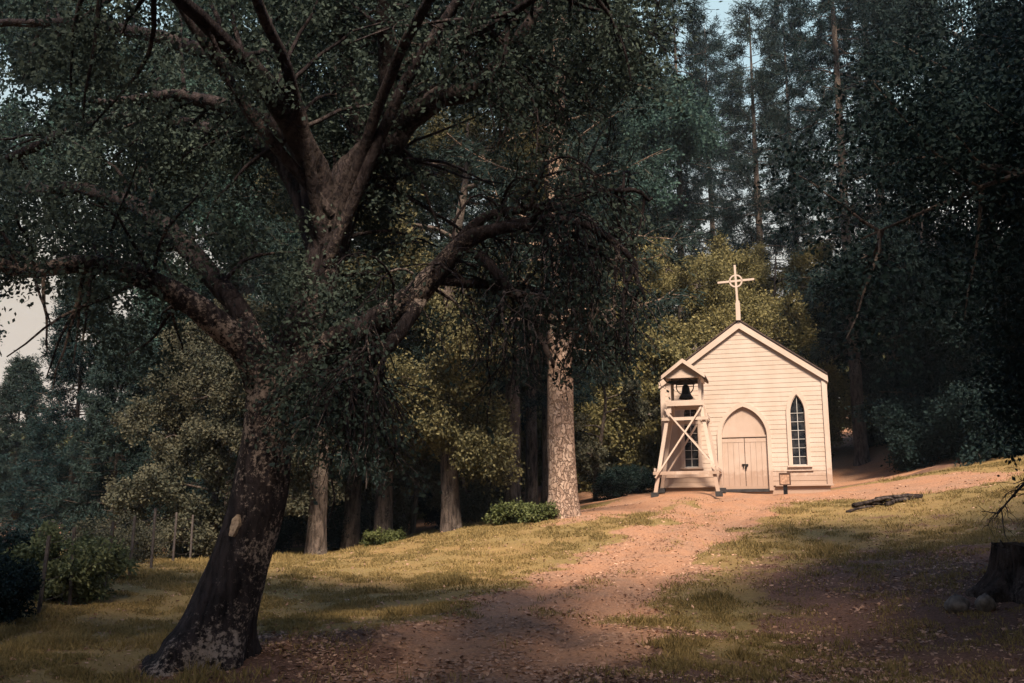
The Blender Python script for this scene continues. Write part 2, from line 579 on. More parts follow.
def make_ground():
    xs = np.concatenate([-np.geomspace(420, 24.2, 34), np.arange(-24, 24.01, .16), np.geomspace(24.2, 420, 34)])
    ys = np.concatenate([-np.geomspace(420, 6, 26), np.arange(-4, 8, .8), np.arange(8, 40.01, .16), np.geomspace(40.3, 420, 44)])
    X, Y = np.meshgrid(xs, ys)
    x, y = X.ravel(), Y.ravel()
    z = ground_z(x, y) + relief(x, y)
    ny, nx = X.shape
    i, j = np.meshgrid(np.arange(ny - 1), np.arange(nx - 1), indexing='ij')
    q = np.stack([i * nx + j, i * nx + j + 1, (i + 1) * nx + j + 1, (i + 1) * nx + j], -1).reshape(-1, 4)
    mb = MB()
    mb.add(np.c_[x, y, z], [q])
    m, nt, out = new_mat('hillside soil and grass')
    o = mb.build('ground', m, None, True)
    dirt, lit = masks(x, y)
    for nme, val in (('dirt', dirt), ('litter', lit)):
        a = o.data.attributes.new(nme, 'FLOAT', 'POINT')
        a.data.foreach_set('value', val.astype(np.float32))
    c = coords(nt)

    def att(n):
        a = nt.nodes.new('ShaderNodeAttribute')
        a.attribute_name = n
        return a.outputs['Fac']
    fine = noise(nt, c, 22, 6, .75)
    mid = noise(nt, c, 2.6, 6, .65)
    big = noise(nt, c, .5, 4, .6)
    grass = ramp(nt, fine, [(.3, (.075, .060, .026)), (.55, (.18, .138, .060)), (.8, (.31, .23, .11))])
    grass = mix(nt, ramp(nt, big, [(.35, (0, 0, 0)), (.7, (.75, .75, .75))]), grass, ramp(nt, mid, [(.3, (.17, .10, .045)), (.7, (.28, .19, .08))]))
    soil = ramp(nt, fine, [(.28, (.10, .05, .034)), (.5, (.275, .145, .086)), (.78, (.45, .27, .175))])
    soil = mix(nt, ramp(nt, noise(nt, c, .9, 5, .7), [(.38, (.75, .75, .75)), (.62, (0, 0, 0))]), soil, ramp(nt, fine, [(.3, (.10, .065, .055)), (.7, (.32, .21, .145))]))
    soil = mix(nt, ramp(nt, mid, [(.4, (0, 0, 0)), (.75, (.6, .6, .6))]), soil, (.32, .18, .112))
    duff = ramp(nt, fine, [(.25, (.03, .018, .014)), (.5, (.11, .062, .046)), (.78, (.24, .15, .11))])

    def mask(a, w):
        s = nd(nt, 'ShaderNodeMath', operation='MULTIPLY_ADD')
        lk(nt, mid, s.inputs[0])
        s.inputs[1].default_value = w
        lk(nt, a, s.inputs[2])
        return ramp(nt, s.outputs[0], [(.5 + w * .35, (0, 0, 0)), (.5 + w * .65, (1, 1, 1))])
    col = mix(nt, mask(att('litter'), .8), grass, duff)
    col = mix(nt, mask(att('dirt'), .7), col, soil)
    h = mix(nt, .5, fine, mid)
    finish(nt, out, col, .95, h, .8, .05, .1)
    o['kind'] = 'structure'
    return o


make_ground()


def thing(o, label, cat, group=None):
    o['label'] = label
    o['category'] = cat
    if group:
        o['group'] = group
    return o


def empty(name, loc, rz=0.):
    o = D.objects.new(name, None)
    C.objects.link(o)
    o.location = tuple(float(a) for a in loc)
    o.rotation_euler = (0, 0, rz)
    o.empty_display_size = .3
    return o


# ------------------------------------------------------------------ chapel
CH_ROT = math.radians(-16)
CH_Z = _cp[2]
W2, EAVE, APEX, DEPTH = 2.74, 3.92, 5.88, 8.5
SLOPE = (APEX - EAVE) / W2


def gothic(a, h0, h1, n=12, z0=0.):
    """pointed-arch outline from the lower left, over the point, to the lower right"""
    r = h1 - h0
    Rr = (a * a + r * r) / (2 * a)
    ang = math.atan2(r, Rr - a)
    t = np.linspace(0, ang, n)
    right = np.c_[a - Rr + Rr * np.cos(t), h0 + Rr * np.sin(t)]
    left = np.c_[-right[:, 0], right[:, 1]]
    return np.vstack([[[-a, z0]], left, right[::-1][1:], [[a, z0]]])


def half_at(outline_a, h0, h1, z, z0=0.):
    if z < z0 or z > h1:
        return 0.
    if z <= h0:
        return outline_a
    r = h1 - h0
    Rr = (outline_a ** 2 + r * r) / (2 * outline_a)
    return outline_a - Rr + math.sqrt(max(0, Rr * Rr - (z - h0) ** 2))


chapel = thing(empty('chapel', _cp, CH_ROT), 'small white clapboard chapel with pointed-arch door on the rise', 'chapel')
DOOR = (.765, 1.86, 2.90)          # half width, spring height, apex height
WIN = (.245, 2.62, 3.26)
WZ0 = .86
WX = (-1.79, 1.79)

# front wall of lapped boards, cut round the openings
mb = MB()
BH = .158


def lap(x0a, x1a, x0b, x1b, z0, z1, y, sgn=-1):
    v = [[x0a, y + sgn * .012, z0], [x1a, y + sgn * .012, z0], [x1b, y + sgn * .003, z1], [x0b, y + sgn * .003, z1],
         [x0a, y + .05, z0], [x1a, y + .05, z0], [x1b, y + .05, z1], [x0b, y + .05, z1]]
    mb.add(v, [[[0, 1, 2, 3], [4, 7, 6, 5], [0, 4, 5, 1], [3, 2, 6, 7], [0, 3, 7, 4], [1, 5, 6, 2]]])


z = .20
while z < APEX - .02:
    z1 = min(z + BH, APEX - .005)

    def lim(q):
        return W2 if q <= EAVE else max(0., (APEX - q) / SLOPE)
    cuts = []
    hd = max(half_at(*DOOR, z), half_at(*DOOR, z1) if z1 < DOOR[2] else 0)
    if hd > .03:
        cuts.append((-hd - .0, hd + .0))
    for wx in WX:
        hw = max(half_at(*WIN, z, WZ0), half_at(*WIN, min(z1, WIN[2]), WZ0)) if z1 > WZ0 and z < WIN[2] else 0
        if hw > .02:
            cuts.append((wx - hw, wx + hw))
    cuts.sort()
    edges = [None] + [e for c_ in cuts for e in c_] + [None]
    for k in range(0, len(edges), 2):
        l, r_ = edges[k], edges[k + 1]
        j = rng.uniform(-.0015, .0015)
        lap(-lim(z) if l is None else l, lim(z) if r_ is None else r_, -lim(z1) if l is None else l, lim(z1) if r_ is None else r_, z, z1, j)
    z += BH
# side and back walls
for sx in (-1, 1):
    zz = .2
    while zz < EAVE:
        z1 = min(zz + BH, EAVE)
        a, b = sx * (W2 - .02), sx * (W2 + .004)
        v = [[b + sx * .02, .06, zz], [b + sx * .02, DEPTH, zz], [b, DEPTH, z1], [b, .06, z1], [a - sx * .05, .06, zz], [a - sx * .05, DEPTH, zz], [a - sx * .05, DEPTH, z1], [a - sx * .05, .06, z1]]
        mb.add(v, [[[0, 1, 2, 3], [4, 7, 6, 5], [0, 4, 5, 1], [3, 2, 6, 7], [0, 3, 7, 4], [1, 5, 6, 2]]])
        zz += BH
mb.prism([(-W2 + .08, .2), (W2 - .08, .2), (W2 - .08, EAVE), (0, APEX - .1), (-W2 + .08, EAVE)], DEPTH - .06, DEPTH - .002)
mb.build('wall', WHITE, chapel)

mb = MB()
mb.box((0, DEPTH / 2, -.3), (2 * W2 - .04, DEPTH - .05, 1.0))
mb.build('foundation', paint_mat('foundation paint', (.42, .33, .28)), chapel)
mb = MB()
mb.box((-1.9, -.035, .2), (1.86, .075, .05))
mb.build('water_table', TRIM, chapel)
mb = MB()
mb.box((1.9, -.035, .2), (1.86, .075, .05))
mb.build('water_table', TRIM, chapel)

# roof: two slabs that overhang
mb = MB()
OV, FR = .10, .14
for s in (-1, 1):
    e = W2 + OV
    ze = EAVE - OV * SLOPE
    up = .035
    o2 = [(0, APEX + up), (s * e, ze + up), (s * e, ze + up + .05), (0, APEX + up + .06)]
    if s > 0:
        o2 = o2[::-1]
    mb.prism(o2, -FR, DEPTH + .2)
roof = mb.build('roof', SHINGLE, chapel)
for s in (-1, 1):                                      # rake boards under the roof edge
    mb = MB()
    for wdt, y0, y1, off in ((.20, -FR + .03, -FR + .075, .03), (.13, -.055, -.02, .10)):
        e = W2 + .10
        zt = APEX + .03 - off
        o2 = [(0, zt), (s * e, zt - e * SLOPE), (s * e, zt - e * SLOPE - wdt * 1.1), (0, zt - wdt * 1.22)]
        if s < 0:
            o2 = o2[::-1]
        mb.prism(o2, y0, y1)
    # soffit behind the rake board
    o2 = [(0, APEX + .028), (s * (W2 + .1), APEX + .028 - (W2 + .1) * SLOPE), (s * (W2 + .1), APEX + .0 - (W2 + .1) * SLOPE), (0, APEX)]
    if s < 0:
        o2 = o2[::-1]
    mb.prism(o2, -FR + .078, .02)
    mb.build('rake_board', TRIM, chapel)
    mb = MB()
    mb.box((s * (W2 - .045), -.032, (EAVE + .2) / 2 - .1), (.13, .05, EAVE - .42))
    mb.box((s * (W2 + .04), .02, (EAVE + .2) / 2 - .1), (.036, .14, EAVE - .42))
    mb.build('corner_board', TRIM, chapel)
    mb = MB()
    mb.box((s * (W2 + .10), DEPTH / 2, EAVE - .17), (.03, DEPTH - .3, .16))
    mb.build('eave_board', TRIM, chapel)

# door: casing, two leaves, arched panel over them, dark threshold
mb = MB()
a, h0, h1 = DOOR
mb.strip(gothic(a, h0, h1, z0=.04), gothic(a + .13, h0, h1 + .16, z0=.04), -.07, .0)
mb.strip(gothic(a - .02, h0, h1 - .02, z0=.04), gothic(a + .0005, h0, h1 + .0005, z0=.04), -.03, .1)
df = mb.build('door_frame', TRIM, chapel)
mb = MB()
arch = gothic(a - .025, h0, h1 - .03, z0=h0 + .05)
mb.prism(arch, .045, .08)
for gx in np.arange(-.6, .61, .2):
    hh = [zz for zz in np.linspace(h0, h1, 90) if half_at(a - .03, h0, h1 - .03, zz) > abs(gx) + .01][-1]
    mb.box((gx + .1 * 0, .044, (h0 + .05 + hh) / 2), (.018, .006, hh - h0 - .08))
mb.box((0, .03, h0 + .02), (2 * a - .05, .05, .045))
mb.build('arch_panel', DOOR_PAINT, df)
for s in (-1, 1):
    mb = MB()
    for k in range(4):
        w = (a - .03) / 4
        mb.box((s * (.008 + w * (k + .5)), .05 + .002 * (k % 2), .10 + (h0 - .12) / 2), (w - .007, .03, h0 - .13))
    mb.box((s * a / 2, .075, .10 + (h0 - .12) / 2), (a - .02, .012, h0 - .13))
    mb.box((s * (.0 + a / 2), .042, h0 - .12), (a - .05, .03, .11))
    lf = mb.build('door', DOOR_PAINT, chapel)
    mb = MB()
    if s < 0:
        mb.box((-.06, .015, .92), (.1, .02, .05))
        mb.box((-.06, .012, .86), (.03, .03, .12))
    else:
        mb.box((.05, .015, .91), (.1, .022, .06))
        mb.lathe([(.001, -.02), (.035, -.015), (.04, 0), (.035, .015), (.001, .02)], (.03, -.005, .86), 10, 'y')
        mb.box((.03, -.006, .81), (.05, .025, .07))
    mb.build('latch', IRON, lf)
mb = MB()
mb.box((0, .02, .05), (2 * a + .02, .14, .10))
mb.build('threshold', DARKSTONE, chapel)

for wx in WX:
    a, h0, h1 = WIN
    sh = np.array([wx, 0])
    mb = MB()
    mb.strip(gothic(a, h0, h1, z0=WZ0) + sh, gothic(a + .115, h0 - .02, h1 + .24, z0=WZ0) + sh, -.06, .0)
    mb.strip(gothic(a - .02, h0, h1 - .04, z0=WZ0) + sh, gothic(a + .0005, h0, h1 + .0005, z0=WZ0) + sh, -.02, .07)
    mb.box((wx, -.03, WZ0 - .03), (2 * a + .3, .10, .055))
    mb.box((wx, -.036, WZ0 - .17), (2 * a + .36, .035, .03))
    wf = mb.build('window', TRIM, chapel)
    mb = MB()
    mb.prism(gothic(a - .012, h0, h1 - .02, z0=WZ0) + sh, .045, .06)
    mb.build('pane', GLASS, wf)
    mb = MB()
    mb.box((wx, .034, (WZ0 + h1) / 2 - .04), (.018, .02, h1 - WZ0 - .09))
    for k in range(1, 7):
        zz = WZ0 + k * (h0 - WZ0 + .12) / 6.4
        hw = half_at(a - .01, h0, h1 - .03, zz, WZ0)
        mb.box((wx, .033, zz), (2 * hw, .017, .016))
    mb.box((wx, .03, WZ0 + .015), (2 * a - .04, .03, .03))
    mb.build('muntin', plain_mat('grey muntin paint', (.42, .42, .42), .6, .1), wf)

# the ringed cross on the gable
cr = empty('cross_base', (0, 0, 0))
D.objects.remove(cr)
mb = MB()
zb = APEX + .1
lean = -.028
mb.box((0, -.12, zb + .24), (.15, .15, .62))
mb.box((0, -.12, zb + .58), (.115, .11, .1))
M_ = np.array([[1, 0, lean], [0, 1, 0], [0, 0, 1]])
mb.box((lean * .9, -.12, zb + 1.18), (.07, .06, 1.5), M_)
mb.box((lean * 1.1, -.12, zb + 1.35), (1.26, .056, .07), np.array([[1, 0, 0], [0, 1, 0], [.035, 0, 1]]))
cx = mb.build('cross', TRIM, chapel)
mb = MB()
t = np.linspace(0, 2 * PI, 25)
ring = np.c_[np.cos(t), np.sin(t)]
cc = np.array([lean * 1.1, zb + 1.35])
mb.strip(ring * .185 + cc, ring * .235 + cc, -.148, -.092)
mb.build('ring', TRIM, cx)

# ------------------------------------------------------------------ bell stand and bell
ct, st = math.cos(CH_ROT), math.sin(CH_ROT)


def chl(x, y):
    return np.array([_cp[0] + x * ct - y * st, _cp[1] + x * st + y * ct])


bx, by = -1.76, -1.45
bp = chl(bx, by)
BZ = gz(*bp)
bell_stand = thing(empty('bell_stand', (bp[0], bp[1], BZ), CH_ROT), 'white timber bell stand with small gabled roof and splayed crossed legs', 'bell stand')
TOPZ = 2.92
hw0, hw1, hd0, hd1 = 1.0, .50, .80, .42


def local_ground(x, y):
    q = chl(bx + x, by + y)
    return gz(*q) - BZ


for sx in (-1, 1):
    for sy in (-1, 1):
        g = local_ground(sx * hw0, sy * hd0)
        mb = MB()
        mb.beam((sx * hw0, sy * hd0, g + .1), (sx * hw1, sy * hd1, TOPZ), .115, .115)
        mb.build('leg', TRIM, bell_stand)
        mb = MB()
        mb.box((sx * (hw0 + .02), sy * hd0, g + .05), (.22, .26, .16))
        mb.build('footing', DARKSTONE, bell_stand)
        mb = MB()
        mb.beam((sx * .5, sy * .46, TOPZ - .35), (sx * .5, sy * .46, 3.80), .095, .095)
        mb.build('post', TRIM, bell_stand)


def at_z(z):
    f = (z - .1) / (TOPZ - .1)
    return hw0 + (hw1 - hw0) * f, hd0 + (hd1 - hd0) * f


for z, ex in ((.58, .14), (2.36, .16)):
    w, d = at_z(z)
    mb = MB()
    for sy in (-1, 1):
        mb.box((0, sy * (d + .10), z), (2 * w + 2 * ex, .05, .105))
    for sx in (-1, 1):
        mb.box((sx * (w + .095), 0, z + .12), (.05, 2 * d + .1, .10))
    mb.build('rail', TRIM, bell_stand)
for sy in (-1, 1):
    w0, d0 = at_z(.5)
    w1, d1 = at_z(2.7)
    mb = MB()
    mb.beam((-w0 - .05, sy * (d0 + .145), .42), (w1 - .0, sy * (d1 + .145), 2.72), .05, .12)
    mb.beam((w0 + .02, sy * (d0 + .175), .75), (-w1 - .1, sy * (d1 + .175), 2.68), .05, .075)
    mb.build('brace', TRIM, bell_stand)
mb = MB()
mb.box((0, 0, TOPZ + .03), (.98, 1.0, .06))
mb.box((0, -.53, TOPZ - .045), (1.2, .06, .16))
mb.box((0, .53, TOPZ - .045), (1.2, .06, .16))
mb.build('platform', TRIM, bell_stand)
RE, RA = 3.74, 4.28
RW = .70
mb = MB()
for s in (-1, 1):
    o2 = [(0, RA), (s * RW, RE), (s * RW, RE + .05), (0, RA + .06)]
    if s > 0:
        o2 = o2[::-1]
    mb.prism(o2, -.78, .78)
mb.build('roof', SHINGLE, bell_stand)
for yy in (-.8, .8):
    for s in (-1, 1):
        mb = MB()
        o2 = [(0, RA + .05), (s * (RW + .01), RE + .045), (s * (RW + .01), RE - .08), (0, RA - .09)]
        if s < 0:
            o2 = o2[::-1]
        mb.prism(o2, yy - .02, yy + .02)
        mb.build('rake_board', TRIM, bell_stand)
mb = MB()
for yy in (-.64, .64):
    for k in range(4):
        z0 = 3.80 + k * .105
        w0 = (RA - .02 - z0) / ((RA - RE) / RW)
        w1 = max(.01, (RA - .02 - z0 - .1) / ((RA - RE) / RW))
        mb.prism([(-w0, z0), (w0, z0), (w1, z0 + .1), (-w1, z0 + .1)], yy - .014 + .003 * k, yy + .014)
    mb.box((0, yy, 3.75), (1.16, .07, .09))
for xx in (-.54, .54):
    mb.box((xx, 0, 3.72), (.09, 1.2, .11))
mb.build('gable_panel', TRIM, bell_stand)
mb = MB()
mb.box((0, .0, 3.66), (.96, .13, .13))
mb.build('headstock_beam', plain_mat('dark beam', (.05, .04, .035), .8), bell_stand)

bell = thing(empty('bell', (bp[0], bp[1], BZ + 3.01), CH_ROT), 'black cast iron bell hanging under the little gabled roof', 'bell')
mb = MB()
mb.lathe([(.001, .62), (.06, .615), (.115, .58), (.135, .5), (.15, .38), (.18, .27), (.235, .18), (.265, .12), (.25, .115), (.17, .25), (.12, .45), (.01, .55)], (0, 0, -.02), 24)
mb.build('bell_body', IRON, bell, True)
mb = MB()
mb.box((0, 0, .64), (.66, .09, .08))
mb.box((0, 0, .73), (.07, .07, .12))
mb.build('yoke', IRON, bell)
mb = MB()
mb.strip(ring * .29 + np.array([0, .5]), ring * .325 + np.array([0, .5]), -.30, -.26)
mb.beam((-.29, -.28, .5), (.29, -.28, .5), .02, .02)
mb.build('bell_wheel', IRON, bell)
mb = MB()
mb.lathe([(.012, .5), (.012, .12), (.05, .1), (.055, .05), (.001, .02)], (0, 0, -.02), 10)
mb.build('clapper', IRON, bell)
bell.scale = (.93, .93, .93)

# ------------------------------------------------------------------ small sign by the door
sp = P(785.5, 490, 32.3)
sg = thing(empty('notice_sign', (sp[0], sp[1], gz(sp[0], sp[1])), CH_ROT), 'small brown notice board on a short post beside the chapel door', 'sign')
mb = MB()
mb.box((0, .03, .13), (.13, .08, .5))
mb.build('post', IRON, sg)
mb = MB()
mb.box((0, 0, .53), (.29, .03, .34))
pn = mb.build('panel', SIGNWOOD, sg)
mb = MB()
mb.box((0, -.012, .71), (.36, .05, .035))
mb.box((0, -.012, .35), (.36, .05, .035))
for s in (-1, 1):
    mb.box((s * .163, -.012, .53), (.035, .05, .325))
mb.build('sign_frame', SIGNINK, sg)


# ------------------------------------------------------------------ the old oak
def wobble(seed, amt=.08, root=None):
    rr = np.random.default_rng(seed)
    ph = rr.uniform(0, 6.28, 8)

    def f(pts, a):
        z = pts[..., 2][..., None]
        w = 1 + amt * (np.sin(3 * a + ph[0] + z * 1.3) * .6 + np.sin(5 * a + ph[1] - z * 2.1) * .4 + np.sin(8 * a + ph[2] + z * 4.) * .3 + np.sin(z * 5 + 2 * a + ph[3]) * .4)
        if root is not None:
            fl = np.exp(-np.maximum(z - root, 0) / .22)
            w = w + fl * (.2 + .34 * np.maximum(0, np.sin(2 * a + ph[4])) + .18 * np.sin(5 * a + ph[5]))
        return w
    return f


OAK_Y = 12.3
ob = P(205, 672, OAK_Y)
OG = gz(ob[0], ob[1])
oak = thing(empty('oak_tree', (ob[0], ob[1], OG)), 'huge leaning old oak with lichened trunk and low spreading limbs in front', 'tree')
O0 = np.array([ob[0], ob[1], OG])


def limb(pts, dep, r_px, m):
    q = np.array([P(a, b, d) for (a, b), d in zip(pts, dep)]) - O0
    q = catmull(q, m)
    r = np.interp(np.linspace(0, 1, m), np.linspace(0, 1, len(r_px)), r_px) / F * np.mean(dep)
    return q, r


mb = MB()
q, r = limb([(198, 690), (208, 668), (222, 620), (238, 570), (254, 515), (263, 465), (270, 415), (278, 375), (286, 345)], [12.3] * 9, [42, 35, 31, 29, 27, 26, 26, 25, 14], 66)
mb.tubes(q, r, 36, False, wobble(3, .06, .12))
stem = mb
mb = MB()
limbs = []
spec = [
    # up-right stem to the high fork, part of the trunk
    ([(275, 400), (293, 355), (312, 310), (324, 270), (330, 230), (333, 205), (338, 180)], [12.3, 12.3, 12.4, 12.4, 12.5, 12.5, 12.5], [26, 22, 19, 18, 17, 17, 3], 'c'),
    ([(325, 266), (318, 184), (293, 129), (268, 90), (246, 62), (205, 20), (160, -20), (100, -60)], [12.5, 12.4, 12.0, 11.6, 11.2, 10.6, 10.0, 9.5], [17, 16, 15, 13, 10, 8, 6, 4], 'c'),
    ([(325, 266), (345, 188), (368, 162), (390, 144)], [12.5, 12.6, 12.7, 12.8], [19, 18, 17, 16], 'c'),
    ([(385, 150), (408, 124), (440, 104), (478, 97), (505, 68), (528, 35), (552, 14), (590, 10), (612, 28)], [12.8, 12.9, 13.0, 13.2, 13.2, 13.2, 13.3, 13.4, 13.5], [15, 14, 12, 10, 8, 7, 5, 4, 2.5], 'd'),
    ([(388, 148), (391, 120), (388, 60), (386, 0), (392, -70), (420, -140)], [12.8, 12.7, 12.5, 12.2, 11.8, 11.4], [12, 10, 9, 8.5, 7, 4], 'c'),
    ([(372, 160), (356, 120), (345, 70), (338, 10), (320, -60), (300, -130)], [12.7, 12.9, 13.1, 13.0, 12.6, 12.2], [11, 10, 8.5, 7.5, 6, 4], 'c'),
    ([(396, 80), (420, 52), (470, 30), (520, 0), (580, -40)], [12.4, 12.2, 11.8, 11.4, 10.8], [6, 5.5, 5, 4, 3], 'c'),
    # low limb to the left
    ([(270, 400), (248, 348), (222, 325), (198, 306), (164, 288), (114, 267), (75, 265), (30, 272), (-20, 262), (-70, 270)], [12.3, 12.1, 11.9, 11.7, 11.5, 11.2, 11.0, 10.8, 10.6, 10.4], [22, 17, 15, 13, 12, 10, 9, 7, 6, 4], 'l'),
    # low limb to the right
    ([(278, 408), (305, 375), (345, 340), (385, 318), (420, 296), (445, 272), (470, 250), (492, 240), (530, 232), (570, 238), (600, 262)], [12.3, 12.1, 12.0, 11.9, 11.8, 11.7, 11.6, 11.5, 11.4, 11.4, 11.5], [26, 22, 18, 15, 14, 12, 9, 7, 5, 3.5, 2], 'r'),
    ([(430, 285), (470, 226), (510, 210), (560, 205), (585, 192), (610, 183), (636, 182), (652, 198)], [11.8, 11.9, 12.0, 12.1, 12.2, 12.2, 12.3, 12.3], [8, 6, 5, 4.5, 4, 3.4, 2.6, 1.5], 'r'),
    ([(420, 300), (400, 335), (375, 355), (364, 376), (358, 398), (352, 430)], [11.8, 11.6, 11.5, 11.5, 11.5, 11.5], [8, 7, 6, 4.5, 3, 1.8], 'r'),
    ([(478, 255), (505, 280), (528, 305), (545, 335), (552, 360)], [11.6, 11.5, 11.4, 11.3, 11.3], [6, 5, 4, 3, 1.5], 'r'),
    ([(470, 242), (510, 224), (560, 222), (600, 232), (632, 258), (645, 300)], [11.6, 11.5, 11.4, 11.3, 11.3, 11.3], [6, 5, 4.5, 4, 3, 1.5], 'r'),
    ([(440, 280), (490, 284), (540, 292), (580, 304), (610, 325), (622, 355)], [11.8, 11.9, 12.0, 12.0, 12.0, 12.0], [6, 5, 4.5, 4, 3, 1.5], 'r'),
    ([(325, 266), (280, 160), (200, 130), (110, 120), (20, 150), (-60, 190)], [12.7, 13.4, 14.2, 15.0, 15.6, 16.], [12, 10, 8, 7, 5, 3], 'c'),
    ([(325, 266), (290, 110), (200, 50), (90, 20), (-20, 20)], [12.7, 13.6, 14.6, 15.4, 16.], [12, 10, 8, 6, 4], 'c'),
    # towards the viewer and away, outside the silhouette above
    ([(325, 266), (300, 120), (260, 20), (200, -120), (120, -260)], [12.5, 11.5, 10.3, 8.6, 6.8], [14, 12, 10, 8, 5], 'f'),
    ([(325, 266), (380, 100), (440, -20), (520, -160), (620, -330)], [12.5, 11.6, 10.4, 8.8, 7.2], [13, 11, 9, 7, 4], 'f'),
    ([(331, 215), (250, 110), (130, -80), (0, -260), (-120, -400)], [12.3, 11.5, 10.4, 9.0, 8.0], [12, 11, 9, 7, 4], 'f'),
    ([(325, 266), (420, 60), (560, -120), (760, -280), (900, -400)], [12.3, 11.6, 10.6, 9.6, 8.8], [12, 11, 9, 7, 4], 'f'),
    ([(275, 390), (225, 290), (160, 220), (90, 190), (20, 190)], [12.3, 12.8, 13.4, 14.0, 14.6], [13, 11, 9, 7, 4], 'c'),
    ([(325, 266), (300, 150), (240, 110), (170, 90), (90, 100)], [12.5, 12.8, 13.2, 13.6, 14.0], [13, 11, 9, 7, 4], 'c'),
]
kinds = []
for pts, dep, rp, kd in spec:
    dep = [e - (0 if not kinds else .5 if kd == 'c' else 1.3 if kd == 'd' else 0) * min(1, n_ / 3) for n_, e in enumerate(dep)]
    rp = [e * (.62 if kd == 'f' else 1) for e in rp]
    q, r = limb(pts, dep, rp, 28)
    q[3:-1] += np.cumsum(rng.normal(size=(24, 3)) * .012, 0)
    if not kinds:
        stem.tubes(q, r, 20, False, wobble(20, .07))
        stem.build('trunk', OAK_BARK, oak, True)
    else:
        mb.tubes(q, r, 14, False, wobble(len(kinds) + 20, .07))
    limbs.append(catmull(q, 16))
    kinds.append(kd)
kinds = np.array(kinds)
limbs = np.array(limbs)
oak_tw = []
gc = limbs[kinds == 'c']
gl = limbs[kinds == 'l']
gr_ = limbs[kinds == 'r']
gd = limbs[kinds == 'd']
sec, tt = children(gc, 18, (.25, 1.), (1.3, 2.8), .5, .8, .12, .05, .14, 8, None, (0, .95, 0))
gf = limbs[kinds == 'f']
secf, tt = children(gf, 22, (.78, 1.), (1.2, 2.4), .5, .8, .35, .02, .14, 8)
mb.tubes(secf, taper(len(secf), 8, .035, .01), 5)
terf, tt = children(secf, 10, (.2, 1.), (.6, 1.2), .5, .9, .0, .10, .18, 5)
oak_tw.append((terf, 75, .14))
mb.tubes(sec, taper(len(sec), 8, .035, .01), 5)
ter, tt = children(sec, 8, (.2, 1.), (.6, 1.2), .5, .9, .0, .10, .18, 5)
_x, _y = proj(ter.mean(1) + O0)
_gap = (_x > 385) & (_x < 545) & (_y > 105) & (_y < 285)
ter = ter[~_gap | (rng.uniform(0, 1, len(ter)) < .12)]
oak_tw.append((ter, 105, .085))
secl, tt = children(gl, 34, (.3, 1.), (.9, 2.0), .5, .8, .25, .07, .16, 8, None, (0, .5, 0))
mb.tubes(secl, taper(len(secl), 8, .028, .008), 5)
terl, tt = children(secl, 10, (.2, 1.), (.4, .9), .5, .9, .1, .10, .18, 5)
oak_tw.append((terl, 60, .11))
# hanging twigs of the right limb
sr, tt = children(gr_, 24, (.22, 1.), (.9, 1.9), .45, .7, .1, .22, .18, 9)
_x, _y = proj(sr + O0)
sr = sr[~(((_y > 385) & (_x > 520)).any(1) | (_x > 655).any(1))]
mb.tubes(sr, taper(len(sr), 9, .024, .006), 5)
sr2, tt = children(sr, 6, (.15, 1.), (.5, 1.25), .4, .75, -.2, .22, .2, 7)
_x, _y = proj(sr2 + O0)
sr2 = sr2[~(((_y > 392) & (_x > 515)).any(1) | (_y > 500).any(1) | (_x > 668).any(1))]
mb.tubes(sr2, taper(len(sr2), 7, .009, .003), 4)
oak_tw.append((sr2, 21, .065))
sd, tt = children(gd, 26, (.35, 1.), (1.0, 2.2), .4, .8, .0, .22, .18, 9)
mb.tubes(sd, taper(len(sd), 9, .024, .006), 5)
sd2, tt = children(sd, 7, (.15, 1.), (.5, 1.2), .4, .8, -.15, .2, .2, 6)
mb.tubes(sd2, taper(len(sd2), 6, .009, .003), 4)
oak_tw.append((sd2, 50, .09))
# leafy sprouts on the trunk
tq = np.array([P(a, b, 12.0) for a, b in [(262, 470), (270, 420), (285, 370), (312, 310), (324, 270), (332, 225)]]) - O0
stc, tt = children(catmull(tq, 12)[None], 34, (0, 1.), (.4, 1.1), .2, .9, .15, .06, .2, 6)
oak_tw.append((stc, 130, .12))
sb, tt = children(np.array([catmull(np.array([P(330, 330, 11.9), P(330, 385, 11.7), P(327, 425, 11.6)]) - O0, 8)]), 26, (0, 1.), (.3, .8), .1, 1., 0, .1, .2, 6)
oak_tw.append((sb, 90, .12))
mb.build('limbs', OAK_BARK, oak, True)
lv = MB()
for tw, per, sig in oak_tw:
    _x, _y = proj(tw.mean(1) + O0)
    _o = (_x < 85) & (_y > 285) & (_y < 395) | (_x < 190) & (_y > 292) & (_y < 350) & (rng.uniform(0, 1, len(tw)) < .5)
    tw = tw[~_o]
    scatter_leaves(lv, tw, per, sig, .058, .034, rnd=.9, jit=.5)
lv.build('crown', HERO_LEAF, oak)
# bare pale scar on the trunk
mb = MB()
sc_c = P(234, 526, 11.92) - O0
o2 = np.array([(math.cos(t) * .05 * (1 + .12 * math.sin(3 * t + .5) + .08 * math.sin(8 * t)), math.sin(t) * .13 * (1 + .07 * math.sin(5 * t))) for t in np.linspace(0, 2 * PI, 40, endpoint=False)])
mb.prism(o2, -.006, .05)
s_ = mb.build('bark_scar', LICHEN, oak)
s_.location = tuple(sc_c)
s_.rotation_euler = (math.radians(-4), math.radians(14), math.radians(-20))


